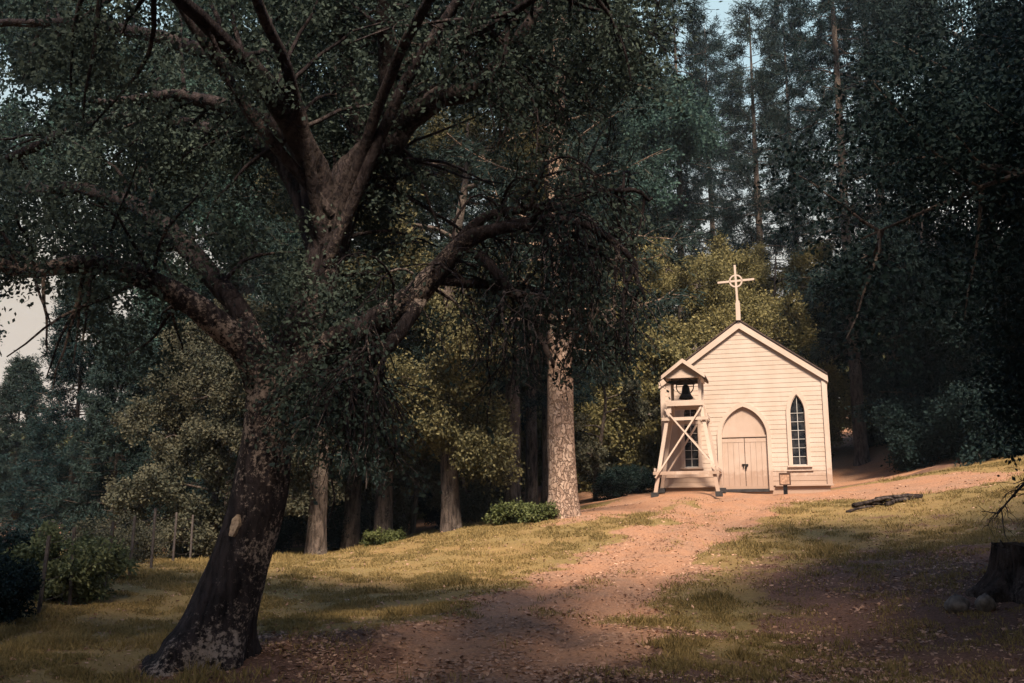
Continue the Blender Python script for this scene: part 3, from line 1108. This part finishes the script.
# ------------------------------------------------------------------ generic trees
def broad_tree(seed, H, R, base, leaf_n, L, lean=0., nl=9, n2=11, n3=8, keep=None):
    """trunk mesh and crown twigs of a broad-leaved tree of height H and crown radius R"""
    rg = np.random.default_rng(seed)
    m = MB()
    fork = base + (H - base) * .25
    tp = catmull(np.array([[0, 0, -.3], [lean * .2 + rg.normal() * .1, rg.normal() * .1, fork * .4], [lean * .6, rg.normal() * .2, fork], [lean, rg.normal() * .4, fork + (H - fork) * .5], [lean * 1.2, 0, H * .93]]), 24)
    m.tubes(tp, np.interp(np.linspace(0, 1, 24), [0, .06, .5, 1], [H * .028, H * .02, H * .013, .03]), 12, False, wobble(seed, .07))
    t = rg.uniform(.22 if base > 1.5 else .08, .95, nl * 2)
    s, _ = sample_on(tp[None], np.zeros(len(t), int), t)
    az = np.arange(len(t)) * 2.4 + rg.uniform(0, .6, len(t))
    prof = np.sin(PI * np.clip((s[:, 2] - base * .6) / (H - base * .6), 0.08, .97)) ** .6
    ln = R * prof * rg.uniform(.7, 1.05, len(t))
    n = 9
    qs = []
    for i in range(len(t)):
        f = np.linspace(0, 1, n)[:, None]
        d = np.array([math.cos(az[i]), math.sin(az[i]), 0])
        up = rg.uniform(.1, .5) * (1 if s[i, 2] > base + 1 else .15)
        qs.append(s[i] + d * f * ln[i] + np.array([0, 0, 1]) * (f * ln[i] * up - f ** 2 * ln[i] * .25) + np.cumsum(rg.normal(size=(n, 3)) * ln[i] * .02, 0))
    lb = np.array(qs)
    m.tubes(lb, taper(len(lb), n, H * .006, .015), 6)
    se, _ = children(lb, n2, (.25, 1.), (R * .22, R * .42), .5, .85, .12, .06, .15, 6, rg)
    m.tubes(se, taper(len(se), 6, .03, .008), 4)
    te, _ = children(se, n3, (.25, 1.), (R * .08, R * .2), .4, .9, .05, .1, .2, 4, rg)
    if keep is not None:
        te = te[keep(te)]
    lv = MB()
    scatter_leaves(lv, te, max(1, leaf_n // len(te)), R * .035, L, L * .6, rg=rg)
    return m, lv


def conifer(seed, H, R, base, leaf_n, L, Wd, bare=0., trunk=.014, droop=.35, nb=120, dense=10):
    rg = np.random.default_rng(seed)
    m = MB()
    tp = catmull(np.array([[0, 0, -.3], [rg.normal() * .06, rg.normal() * .06, H * .3], [rg.normal() * .1, rg.normal() * .1, H * .65], [0, 0, H]]), 60)
    m.tubes(tp, np.interp(np.linspace(0, 1, 60), [0, .022, .06, .5, 1], [H * trunk * 1.55, H * trunk * 1.12, H * trunk, H * trunk * .62, .015]), 12, False, wobble(seed, .04))
    u = np.sort(rg.uniform(0, 1, nb)) ** .9
    zh = base + (H * .99 - base) * u
    s, _ = sample_on(tp[None], np.zeros(nb, int), np.clip(zh / H, 0, .995))
    az = np.arange(nb) * 2.39996 + rg.normal(size=nb) * .3
    ln = R * (1 - u) ** .75 * np.minimum(1, .55 + u * 4) * rg.uniform(.55, 1.1, nb) + .25
    n = 8
    f = np.linspace(0, 1, n)[None, :, None]
    d = np.stack([np.cos(az), np.sin(az), np.zeros(nb)], 1)[:, None]
    rise = rg.uniform(-.05, .35, nb)[:, None, None] * (.4 + u[:, None, None])
    lnn = ln[:, None, None]
    q = s[:, None] + d * f * lnn + np.array([0, 0, 1.]) * lnn * (rise * f - droop * f ** 1.6 + .18 * f ** 4)
    q = q + np.cumsum(rg.normal(size=(nb, n, 3)) * lnn * .014, 1)
    m.tubes(q, taper(nb, n, (.012 + .011 * ln).clip(.012, .08), .006), 5)
    if bare > 0:                                       # dead lower limbs
        k = int(nb * .25)
        q2 = q[:k].copy()
        q2[:, :, 2] -= (rg.uniform(.1, .5, k) * base * bare)[:, None]
        m.tubes(q2, taper(k, n, .03, .006), 4)
    sd, _ = children(q, dense, (.22, 1.), (R * .14, R * .34), .75, .6, .0, .06, .1, 4, rg)
    sd[:, :, 2] -= 0
    m.tubes(sd, taper(len(sd), 4, .010, .004), 3)
    lv = MB()
    scatter_leaves(lv, sd, max(1, leaf_n // len(sd)), R * .012 + .03, L, Wd, rnd=.55, droop=.12, rg=rg)
    return m, lv


def make_tree(name, parts, bark, leaf, label=None, cat='tree'):
    o = empty(name, (0, 0, -100))
    tr, lv = parts
    tr.build('trunk', bark, o, True)
    lv.build('crown', leaf, o)
    return o


def copy_tree(src, mats=None):
    r = src.copy()
    C.objects.link(r)
    for ch in list(src.children):
        c_ = ch.copy()
        C.objects.link(c_)
        c_.parent = r
    return r


used = {}


def place(src, px, Y, label, group, s=1., rz=0., sz=None, cat='tree', py=520, dz=0.):
    g = P(px, py, Y)
    o = src if src.name not in used else copy_tree(src)
    used[src.name] = 1
    o.location = (g[0], Y, gz(g[0], Y) + dz)
    o.rotation_euler = (0, 0, rz)
    o.scale = (s, s, sz or s)
    thing(o, label, cat, group)
    return o


pine_big = make_tree('pine_tree', conifer(41, 29, 4.2, 4.4, 90000, .24, .035, 0, .0136, .28, 130, 9), PINE_BARK, PALE_NEEDLE)
pine_a = make_tree('pine_tree', conifer(42, 26, 4.0, 3.0, 70000, .24, .035, .3, .0115, .3, 130, 9), DIM_BARK, PALE_NEEDLE)
pine_b = make_tree('pine_tree', conifer(43, 30, 4.6, 6.0, 60000, .26, .038, .4, .0095, .42, 110, 8), DIM_BARK, NEEDLE)
fir_a = make_tree('fir_tree', conifer(44, 12, 3.0, .3, 90000, .16, .04, 0, .012, .3, 170, 10), DIM_BARK, NEEDLE)
fir_b = make_tree('fir_tree', conifer(45, 11, 2.6, .3, 80000, .16, .04, 0, .011, .22, 160, 10), DIM_BARK, PALE_NEEDLE)
oak_grey = make_tree('oak_tree', broad_tree(51, 9, 3.4, .8, 150000, .10), DIM_BARK, GREY_LEAF)
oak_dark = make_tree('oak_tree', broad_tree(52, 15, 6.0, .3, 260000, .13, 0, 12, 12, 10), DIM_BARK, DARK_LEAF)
_nx = P(1455, 520, 12.5)
_n0 = np.array([_nx[0], 12.5, gz(_nx[0], 12.5)])


def clear_of_chapel(tw):
    x, y = proj(tw.mean(1) + _n0)
    return ~((x < 852 + .12 * (y - 330)) & (y > 235))


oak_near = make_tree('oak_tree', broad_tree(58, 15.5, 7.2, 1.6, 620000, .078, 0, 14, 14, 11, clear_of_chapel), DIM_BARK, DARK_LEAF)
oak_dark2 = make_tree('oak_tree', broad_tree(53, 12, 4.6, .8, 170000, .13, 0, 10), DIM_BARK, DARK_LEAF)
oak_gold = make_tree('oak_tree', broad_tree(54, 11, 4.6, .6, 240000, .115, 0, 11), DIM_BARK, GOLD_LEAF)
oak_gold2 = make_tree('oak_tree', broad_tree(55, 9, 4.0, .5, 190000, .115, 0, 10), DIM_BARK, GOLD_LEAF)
oak_teal = make_tree('oak_tree', broad_tree(56, 24, 6.5, 9.5, 200000, .17, .6, 11, 11, 8), DIM_BARK, TEAL_LEAF)
oak_olive = make_tree('oak_tree', broad_tree(59, 14, 4.0, 5.6, 120000, .10, .5, 10), DIM_BARK, leaf_mat('olive leaf', (.03, .036, .022), (.17, .155, .08), .25, .4))
sapling = make_tree('young_oak', broad_tree(57, 5.5, 1.7, 1.2, 24000, .10, .5, 6, 7, 6), DIM_BARK, GREY_LEAF)

G1, G2, G3, G4, G5 = ('pines standing along the clearing edge', 'tall conifers behind the clearing', 'broad oaks behind the chapel', 'dark trees along the right bank', 'thicket trees under the old oak')
# trunks along the clearing edge
place(pine_big, 563, 28, 'thick pine with pale plated bark standing in the sun left of the chapel', G1)
place(pine_a, 317, 30, 'pine with short sunlit trunk just right of the leaning oak', G1, .95, 1.)
place(pine_a, 383, 31.5, 'dim grey trunked pine standing left of the small forest path', G1, .92, 2.2)
place(pine_b, 513, 34, 'dim straight trunk standing just left of the plated pine', G1, .95, .6, 1.)
place(pine_b, 532, 37, 'slim shaded trunk in the gap beside the plated pine', G1, .8, 3.)
place(pine_b, 548, 40, 'shaded trunk half hidden behind the plated pine', G1, .85, 4.)
place(sapling, 411, 33, 'thin leaning sapling at the mouth of the forest path', G5, 1., .4)
place(sapling, 470, 35, 'thin crooked sapling between the forest path and the plated pine', G5, .9, 2.2)
place(sapling, 596, 37, 'small dark stemmed sapling between the plated pine and the chapel', G5, 1., 4.4)
# left group
place(fir_a, 66, 36, 'darkest pointed fir rising above the fence at the far left', 'firs behind the fence', .84, 0.)
place(fir_b, 112, 33, 'paler slim fir behind the fence right of the darkest one', 'firs behind the fence', .72, 1.)
place(fir_a, 160, 38, 'broad dark fir half behind the pale slim fir', 'firs behind the fence', .64, 2.)
place(fir_b, 10, 43, 'small bluish fir low under the open sky at the left edge', 'firs behind the fence', .72, 3.)
place(fir_b, -45, 36, 'fir cut by the left edge of the picture', 'firs behind the fence', .55, 2.5)
place(oak_grey, 215, 29, 'grey green oak with dusty leaves behind the leaning trunk', G5, .85, .2)
place(oak_grey, 275, 33, 'grey green oak seen just right of the leaning trunk', G5, .95, 2.)
place(oak_grey, 350, 38, 'dusty green oak behind the two dim pines', G5, 1.05, 4.)
place(oak_gold2, 440, 45, 'olive oak closing the end of the forest path', G5, .85, 1.)
place(oak_dark2, 300, 44, 'dark oak deep in the thicket behind the short sunlit pine', G5, 1., 3.)
place(oak_grey, 490, 41, 'grey oak behind the crooked sapling', G5, .9, 5.)
place(oak_dark2, 200, 45, 'dark round oak behind the dusty grey one', G5, .95, 5.)
place(oak_olive, 452, 29.5, 'slender olive oak lit under the cut high limb of the old oak', G5, 1., 1.)
place(oak_olive, 352, 32.5, 'slender olive oak showing just right of the high fork', G5, 1., 3.2)
# gold oaks behind the chapel
place(oak_gold, 712, 46, 'sunlit golden oak right behind the ringed cross', G3, 1., .3)
place(oak_gold2, 628, 43, 'golden oak between the plated pine and the chapel', G3, 1.2, 1.3)
place(oak_gold, 790, 47, 'golden oak behind the right half of the chapel roof', G3, .97, 2.6)
place(oak_gold2, 585, 49, 'golden oak glimpsed behind the plated pine', G3, 1., 3.3)
place(oak_gold, 520, 52, 'golden oak seen through the drooping twigs of the old oak', G3, 1., 4.1)
place(oak_gold2, 400, 50, 'golden oak glowing behind the thicket below the high fork', G3, 1.5, 5.)
place(oak_dark2, 905, 46, 'dark oak close behind the right corner of the chapel', G4, .8, 2.)
place(oak_dark2, 668, 42, 'small dark oak tucked behind the bell stand', G5, .34, 2.7)
# dark bank on the right
place(oak_near, 1455, 12.5, 'near dark oak hanging its leaves down the right edge above the stump', G4, 1., 0.)
place(oak_dark, 1050, 36, 'dense dark oak on the bank behind the stump', G4, .98, 2., 1.1)
place(oak_dark, 1010, 39, 'dark oak behind the others on the right bank', G4, .9, 4., 1.3)
place(oak_dark2, 950, 38.5, 'dark oak filling the gap beside the right wall of the chapel', G4, .9, 4.)
# tall conifers and leafy trees against the sky
place(pine_b, 866, 43, 'tall pine with a bare trunk and drooping branches right of the cross', G2, 1.0, 1., 1.)
place(pine_b, 690, 54, 'tall pine straight above the bell stand', G2, 1.0, 2., 1.)
place(pine_a, 775, 56, 'tall pine above the right side of the chapel roof', G2, 1.05, 3.)
place(pine_a, 630, 58, 'tall pine above the golden oak left of the chapel', G2, 1.1, .5)
place(pine_b, 560, 57, 'tall pine seen over the drooping twigs', G2, 1.1, 2.5)
place(pine_a, 450, 52, 'tall pine showing beneath the cut high limb', G2, 1.1, 1.5)
place(pine_b, 390, 56, 'tall pine showing between the upright limbs of the old oak', G2, 1.05, 3.5)
place(pine_a, 260, 50, 'tall pine behind the upper left limb of the old oak', G2, 1.1, 4.5)
place(pine_b, 175, 52, 'tall pine seen in the bright gap at the upper left', G2, 1.0, 5.5)
place(pine_b, 725, 68, 'far pine above the left side of the chapel roof', G2, 1.05, 4.2)
place(pine_b, 812, 62, 'far pine between the cross and the tall bare trunk', G2, 1.0, .3)
place(pine_a, 905, 50, 'tall pine rising behind the right bank', G2, 1.2, 2.)
place(oak_teal, 600, 53, 'tall leafy tree with cool green hanging foliage above the drooping twigs', G2, 1.1, 1.)
place(oak_teal, -75, 48, 'tall leafy tree over the sky gap at the left edge', G2, 1.2, 2., 1.55)
place(oak_teal, 235, 44, 'tall leafy tree behind the upper left limbs of the old oak', G2, 1.05, 4.)


def stand(x, y, src, sc, rz, label):
    o = copy_tree(src)
    o.location = (x, y, gz(x, y))
    o.rotation_euler = (0, 0, rz)
    o.scale = (sc, sc, sc)
    thing(o, label, 'tree', 'tall trees the photographer stands under')


stand(-9.5, -2.2, oak_teal, 1.05, .7, 'tall leafy tree behind the viewer shading the grass on the left')
stand(1.5, -5, oak_teal, .88, 2.3, 'tall leafy tree behind the viewer shading the near path')
stand(11, -3.5, oak_teal, 1.08, 3.9, 'tall leafy tree behind the viewer shading the stump')

# far-off wood that closes the view, one mass
fw = MB()
fr = np.random.default_rng(77)
cen = []
for _ in range(210):
    az = fr.uniform(-.75, .75)
    Y = fr.uniform(66, 100)
    x = math.tan(az) * Y
    cen.append((x, Y, gz(x, Y) + fr.uniform(.5, 8.5 if x > -22 else 4.), fr.uniform(2.5, 4.6)))
cen = np.array(cen)
k = 1100
dirs = nrm(fr.normal(size=(len(cen) * k, 3)))
rad = fr.uniform(.55, 1., len(dirs))[:, None] ** .6
cc = np.repeat(cen, k, 0)
pts = cc[:, :3] + dirs * rad * cc[:, 3:4] * np.array([1, 1, .9]) * (1 + .25 * np.sin(dirs[:, :1] * 7 + cc[:, :1]) * np.sin(dirs[:, 1:2] * 6))
fw.leaves(pts, dirs + fr.normal(size=dirs.shape) * .8, fr.uniform(.3, .6, len(pts)), fr.uniform(.2, .35, len(pts)))
fwo = fw.build('forest', leaf_mat('distant foliage', (.03, .045, .03), (.12, .12, .05), .15, .12))
fwo['kind'] = 'stuff'


# ------------------------------------------------------------------ shrubs
def shrub(seed, R, H, n, L, mat):
    rg = np.random.default_rng(seed)
    st = []
    for _ in range(16):
        a = rg.uniform(0, 6.28)
        rr = R * math.sqrt(rg.uniform(.02, 1))
        h = H * rg.uniform(.6, 1.05) * (1 - .35 * (rr / R) ** 2)
        st.append(catmull([[rg.normal() * .05, rg.normal() * .05, -.1], [math.cos(a) * rr * .5, math.sin(a) * rr * .5, h * .5], [math.cos(a) * rr, math.sin(a) * rr, h]], 7))
    st = np.array(st)
    m = MB()
    m.tubes(st, taper(len(st), 7, .018, .006), 5)
    se, _ = children(st, 9, (.15, 1.), (R * .2, R * .5), .4, .9, .1, .08, .2, 4, rg)
    m.tubes(se, taper(len(se), 4, .007, .003), 3)
    lv = MB()
    scatter_leaves(lv, se, max(1, n // len(se)), R * .06, L, L * .55, rg=rg)
    o = empty('shrub', (0, 0, -100))
    m.build('stem', TWIG_BARK, o)
    lv.build('foliage', mat, o)
    return o


sh_pale = shrub(61, 1.0, 1.25, 14000, .075, SHRUB_LEAF)
sh_dark = shrub(62, 1.1, 1.3, 18000, .075, DARK_LEAF)
sh_mound = shrub(63, 1.5, 1.0, 26000, .06, GREY_LEAF)
sh_low = shrub(64, .8, .45, 9000, .08, FERN_LEAF)
GS = 'shrubs round the clearing'
place(sh_pale, 62, 16.8, 'pale leafed shrub at the near end of the wire fence', GS, .95, 0., cat='shrub', py=590)
place(sh_pale, 95, 19, 'thin pale shrub growing through the fence wires', GS, .62, 2., cat='shrub', py=580)
place(sh_dark, 0, 14.9, 'dark shrub in the lower left corner', GS, .72, 0., cat='shrub', py=610)
place(sh_dark, -20, 17, 'dark shrub behind the corner one at the left edge', GS, .8, 3., cat='shrub', py=590)
place(sh_mound, 122, 24, 'low rounded shrub mound behind the fence', GS, .95, 1., cat='shrub', py=560)
place(sh_mound, 200, 31, 'low shrub mound by the far fence posts', GS, .9, 3., cat='shrub', py=550)
place(sh_low, 515, 28.5, 'bright green low clump left of the plated pine foot', GS, 1., 1., cat='shrub')
place(sh_low, 537, 27.8, 'bright green clump touching the plated pine foot', GS, .9, 2., cat='shrub')
place(sh_low, 385, 30.6, 'low green clump at the dim pine foot', GS, .8, 3., cat='shrub', py=540)
place(sh_dark, 612, 36.5, 'dark shrub between the plated pine and the bell stand', GS, .9, 1., cat='shrub', py=490)
place(sh_dark, 640, 39, 'dark shrub just left of the bell stand legs', GS, .85, 4., cat='shrub', py=490)
place(sh_dark, 345, 33, 'dark shrub between the two dim pines', GS, 1.2, 5., cat='shrub', py=540)
place(sh_dark, 445, 37, 'dark shrub right of the forest path', GS, 1.0, 5.5, cat='shrub', py=530)
place(sh_mound, 480, 37, 'greyish shrub under the crooked sapling', GS, .9, 2., cat='shrub', py=525)
place(sh_dark, 265, 32, 'dark shrub left of the short sunlit pine', GS, 1.2, .6, cat='shrub', py=550)

# ------------------------------------------------------------------ wire fence on the left
fp = [(38, 608, 15.4), (70, 604, 16.4), (101, 600, 17.3), (128, 588, 19.5), (150, 580, 21.5), (172, 570, 24), (190, 562, 26.5), (205, 557, 29), (219, 553, 31.5)]
fpts = []
for px, py, Y in fp:
    g = P(px, py, Y)
    fpts.append((g[0], Y, gz(g[0], Y)))
f0 = np.array(fpts[0])
fence = thing(empty('wire_fence', f0), 'old wire fence on thin metal posts along the left field edge', 'fence')
for i, p in enumerate(fpts):
    mb = MB()
    b = np.array(p) - f0
    ln = rng.normal(size=2) * .05
    mb.beam(b + [0, 0, -.3], b + [ln[0], ln[1], 1.2 + rng.uniform(-.08, .12)], .045, .045)
    mb.build('post', STEEL, fence)
mb = MB()
for h in (.25, .55, .85, 1.1):
    for a, b in zip(fpts[:-1], fpts[1:]):
        q = np.linspace(np.array(a) - f0, np.array(b) - f0, 6)
        q[:, 2] += h - .05 * np.sin(np.linspace(0, PI, 6))
        mb.tubes(q, np.full(6, .004), 4)
mb.build('wire', STEEL, fence)

# ------------------------------------------------------------------ stump, rocks, fallen wood on the right
sx_ = P(1030, 612, 14.9)
SG = gz(sx_[0], sx_[1])
stump = thing(empty('tree_stump', (sx_[0], sx_[1], SG)), 'big dark weathered tree stump at the right edge', 'stump')
stump.scale = (.98, .98, .82)
mb = MB()
n, k = 40, 120
zz = np.linspace(-.15, .86, n)
a = np.linspace(0, 2 * PI, k, endpoint=False)
V = []
for z in zz:
    fl = math.exp(-max(z, 0) / .25)
    rr = .40 + .34 * fl + .05 * np.sin(3 * a + 1) + fl * .14 * np.sin(6 * a + .6) + .02 * np.sin(11 * a + z * 2) + .045 * (vnoise(a * 9 + 40 + z * .4, z * 1.6 + 3 + 0 * a, 1., 31) - .5) + .04 * (vnoise(a * 22 + 60, z * 5 + 9 + 0 * a, 1., 32) - .5)
    top = .05 * np.sin(2 * a + 2) + .12 * (vnoise(a * 6 + 20, 0 * a + 2., 1., 33) - .5)
    V.append(np.c_[rr * np.cos(a), rr * np.sin(a), z + top * max(0, (z - .3)) / .6])
i, j = np.meshgrid(np.arange(n - 1), np.arange(k), indexing='ij')
j2 = (j + 1) % k
mb.add(np.concatenate(V), [np.stack([i * k + j, i * k + j2, (i + 1) * k + j2, (i + 1) * k + j], -1).reshape(-1, 4)])
mb.build('bark', STUMP_BARK, stump, True)
mb = MB()
last = V[-1]
rings = [np.c_[last[:, :2] * s, last[:, 2] * 1 - (.0 if s > .9 else .03) + .02 * np.sin(5 * a + s * 9)] for s in (1., .9, .6, .3)]
mb.add(np.concatenate(rings + [np.array([[0, 0, .84]])]), [np.stack([i[:3] * k + j[:3], i[:3] * k + j2[:3], (i[:3] + 1) * k + j2[:3], (i[:3] + 1) * k + j[:3]], -1).reshape(-1, 4),
       np.c_[3 * k + np.arange(k), 3 * k + (np.arange(k) + 1) % k, np.full(k, 4 * k)]])
mb.build('cut_top', CUTWOOD, stump)


def rock(px, py, Y, r, seed, label):
    rg = np.random.default_rng(seed)
    nn, kk = 12, 18
    v = []
    ph = rg.uniform(0, 6.28, 6)
    for i in range(nn):
        t = PI * i / (nn - 1)
        aa = np.linspace(0, 2 * PI, kk, endpoint=False)
        rr = r * (1 + .10 * (vnoise(aa * 4 + 30, 0 * aa + t * 4, 1., seed) - .5) * math.sin(t) + .16 * np.sin(2 * aa + ph[0] + t) + .1 * np.sin(3 * aa + ph[1] - 2 * t) + .06 * np.sin(5 * aa + ph[2]) * math.sin(t) + .05 * np.cos(4 * t + ph[3]))
        v.append(np.c_[rr * math.sin(t) * np.cos(aa), rr * .75 * math.sin(t) * np.sin(aa), r * .8 * math.cos(t) * (1 + .3 * (vnoise(aa * 2 + 50, 0 * aa + t * 2, 1., seed + 5) - .5))])
    m = MB()
    i, j = np.meshgrid(np.arange(nn - 1), np.arange(kk), indexing='ij')
    j2 = (j + 1) % kk
    m.add(np.concatenate(v), [np.stack([i * kk + j, (i + 1) * kk + j, (i + 1) * kk + j2, i * kk + j2], -1).reshape(-1, 4)])
    o = m.build('rock', STONE, None, True)
    g = P(px, py, Y)
    o.location = (g[0], Y, gz(g[0], Y) + r * .4)
    o.rotation_euler = (.2, .1, rg.uniform(0, 6))
    thing(o, label, 'rock', 'rocks by the stump')


rock(958, 612, 14.5, .18, 1, 'round grey rock on the leaf litter, farther from the stump')
rock(986, 611, 14.3, .165, 2, 'grey rock leaning right against the stump foot')

lr = np.random.default_rng(5)
logs = [(860, 510, 27.0, .9, .35, 'dark stick lying at the left end of the woodpile'), (868, 508, 27.3, .8, -.5, 'short stick crossing the left part of the woodpile'),
        (876, 507, 27.2, 1.3, .2, 'long dark bough low on the left half of the woodpile'), (884, 505, 27.5, 1.0, -.15, 'bent dark log in the middle of the woodpile'),
        (891, 505, 27.2, .7, .8, 'stick lying end on in the middle of the woodpile'), (897, 503, 27.5, 1.2, .1, 'long log on the right half of the woodpile'),
        (905, 502, 27.4, .9, -.3, 'dark log near the right end of the woodpile'), (911, 501, 27.7, .6, .25, 'last short log at the right end of the woodpile')]
for n_, (px, py, Y, L, tilt, lb) in enumerate(logs):
    m = MB()
    q = catmull(np.array([[-L / 2, 0, 0], [-L * .2, lr.normal() * .12, .04], [L * .2, lr.normal() * .12, .05], [L / 2, lr.normal() * .1, lr.normal() * .05]]), 12)
    m.tubes(q, np.linspace(.062, .03, 12) * lr.uniform(.7, 1.3), 9, True, wobble(int(px), .16))
    o = m.build('log', STUMP_BARK, None, True)
    g = P(px, py, Y)
    o.location = (g[0], Y, gz(g[0], Y) + .03 + .05 * (n_ % 3))
    o.rotation_euler = (lr.uniform(-.3, .3), lr.uniform(-.12, .12) - .12, tilt)
    thing(o, lb, 'log', 'logs of the little woodpile')

# bare dead bough reaching in at the right edge
mb = MB()
g0 = P(1050, 470, 17)
b0 = np.array([g0[0], 17, gz(g0[0], 17)])
bough = thing(empty('dead_bough', b0), 'bare dead bough with thin twigs at the right edge above the stump', 'branch')
q = catmull(np.array([P(1075, 560, 17.2), P(1052, 500, 17), P(1032, 480, 16.8), P(1012, 497, 16.6), P(994, 519, 16.5)]) - b0, 18)
mb.tubes(q, np.linspace(.05, .007, 18), 7, False)
c1, _ = children(q[None], 12, (.35, .95), (.3, .8), .6, .7, -.1, .12, .15, 6)
mb.tubes(c1, taper(len(c1), 6, .012, .004), 4)
c2, _ = children(c1, 3, (.3, 1.), (.15, .4), .6, .7, -.1, .1, .15, 5)
mb.tubes(c2, taper(len(c2), 5, .006, .003), 3)
mb.build('wood', TWIG_BARK, bough, True)

# ------------------------------------------------------------------ grass and fallen leaves
N = 800000
Y = 9.5 + 24 * rng.uniform(0, 1, N) ** 1.35
X = rng.uniform(-.60, .60, N) * Y
dm, lm = masks(X, Y)
clump = vnoise(X, Y, .35, 9)
keep = rng.uniform(0, 1, N) < (1 - dm) ** 2 * (1 - .8 * lm) * (.08 + 1.1 * sm(.3, .65, clump)) * (.35 + .65 * sm(.25, .5, vnoise(X, Y, 2.2, 22)))
X, Y, clump = X[keep], Y[keep], clump[keep]
Z = ground_z(X, Y) + relief(X, Y)
d = np.c_[rng.normal(size=(len(X), 2)) * .55, np.full(len(X), 1.)]
h = rng.uniform(.03, .08, len(X)) * (.4 + clump) * (1 + 1.3 * sm(.62, .8, vnoise(X, Y, .9, 21)) * sm(.4, .8, clump))
gb = MB()
gb.leaves(np.c_[X, Y, Z - .004], d, h, .010 + .0004 * Y)
go = gb.build('grass', leaf_mat('dry meadow grass', (.085, .075, .030), (.32, .235, .105), .25, .45))
go['kind'] = 'stuff'

N = 150000
Y = 9.3 + 22 * rng.uniform(0, 1, N) ** 1.6
X = rng.uniform(-.58, .60, N) * Y
dm, lm = masks(X, Y)
keep = rng.uniform(0, 1, N) < np.maximum(lm * (.10 + .9 * sm(.4, .65, .55 * vnoise(X, Y, .6, 12) + .45 * vnoise(X, Y, 1.9, 13))), .10 + .3 * dm * sm(.4, .7, vnoise(X, Y, 1.1, 14)) + .3 * (dm > .2) * (dm < .8))
X, Y = X[keep], Y[keep]
Z = ground_z(X, Y) + relief(X, Y)
lb = MB()
d = np.c_[rng.normal(size=(len(X), 2)), rng.normal(size=len(X)) * .25]
s = rng.uniform(.4, 1.7, len(X))
lb.leaves(np.c_[X, Y, Z + .008], d, .055 * s, .034 * s, .75)
fo = lb.build('fallen_leaves', leaf_mat('dry fallen leaf', (.09, .045, .032), (.52, .34, .25), .1, 1.3))
fo['kind'] = 'stuff'

# thin blue air over the whole place
hb = MB()
hb.box((0, 0, 24), (880, 880, 76))
hm, _nt, _o = new_mat('thin air haze')
pv = _nt.nodes.new('ShaderNodeVolumePrincipled')
pv.inputs['Color'].default_value = (.72, .86, 1., 1)
pv.inputs['Density'].default_value = .0003
lk(_nt, pv.outputs[0], _o.inputs['Volume'])
ho = hb.build('haze', hm)
ho['kind'] = 'stuff'

# ------------------------------------------------------------------ light, sky, camera
SUN_EL, SUN_AZ = math.radians(51), math.radians(171)   # azimuth clockwise from +Y: behind the viewer, to the left
sd_ = np.array([math.cos(SUN_EL) * math.sin(SUN_AZ), math.cos(SUN_EL) * math.cos(SUN_AZ), math.sin(SUN_EL)])
L = D.lights.new('sun', 'SUN')
L.energy = 4.4
L.angle = math.radians(12)
L.color = (1., .79, .58)
lo = D.objects.new('sun', L)
C.objects.link(lo)
lo.location = tuple(sd_ * 60)
from mathutils import Vector
lo.rotation_euler = Vector(tuple(-sd_)).to_track_quat('-Z', 'Y').to_euler()

w = D.worlds.new('World')
bpy.context.scene.world = w
w.use_nodes = True
nt = w.node_tree
nt.nodes.clear()
wo = nt.nodes.new('ShaderNodeOutputWorld')
bg = nd(nt, 'ShaderNodeBackground', Strength=.115)
sky = nt.nodes.new('ShaderNodeTexSky')
sky.sky_type = 'NISHITA'
sky.sun_disc = False
sky.sun_elevation = SUN_EL
sky.sun_rotation = SUN_AZ
sky.dust_density = .6
sky.ozone_density = 3.
tc = nt.nodes.new('ShaderNodeTexCoord')
sp_ = nt.nodes.new('ShaderNodeSeparateXYZ')
lk(nt, tc.outputs['Generated'], sp_.inputs[0])
hz = ramp(nt, sp_.outputs['Z'], [(.0, (1, 1, 1)), (.50, (1, 1, 1)), (.60, (.0, .0, .0))])
cl = noise(nt, scaled(nt, tc.outputs['Generated'], (1, 1, 2.5)), 2.5, 5)
low = ramp(nt, sp_.outputs['Z'], [(.13, (2.3, 1.66, 1.18)), (.27, (2.3, 2.1, 1.8)), (.42, (1.6, 2.5, 2.9))])
pale = mix(nt, ramp(nt, cl, [(.3, (0, 0, 0)), (.7, (.5, .5, .5))]), low, (2.8, 3.1, 3.2))
col = mix(nt, hz, sky.outputs[0], pale)
lk(nt, col, bg.inputs[0])
lk(nt, bg.outputs[0], wo.inputs[0])

cam = D.cameras.new('camera')
cam.sensor_width = 36
cam.lens = F * 36 / 1024
cam.clip_end = 2000
co = D.objects.new('camera', cam)
C.objects.link(co)
co.location = (0, 0, CAM_Z)
co.rotation_euler = (PI / 2 + TH, 0, 0)
S = bpy.context.scene
S.camera = co
S.view_settings.view_transform = 'Standard'
S.view_settings.look = 'None'
S.view_settings.exposure = 1.3
S.view_settings.gamma = 1
S.render.engine = 'CYCLES'
S.cycles.use_denoising = True
S.cycles.max_bounces = 6
S.cycles.transparent_max_bounces = 4
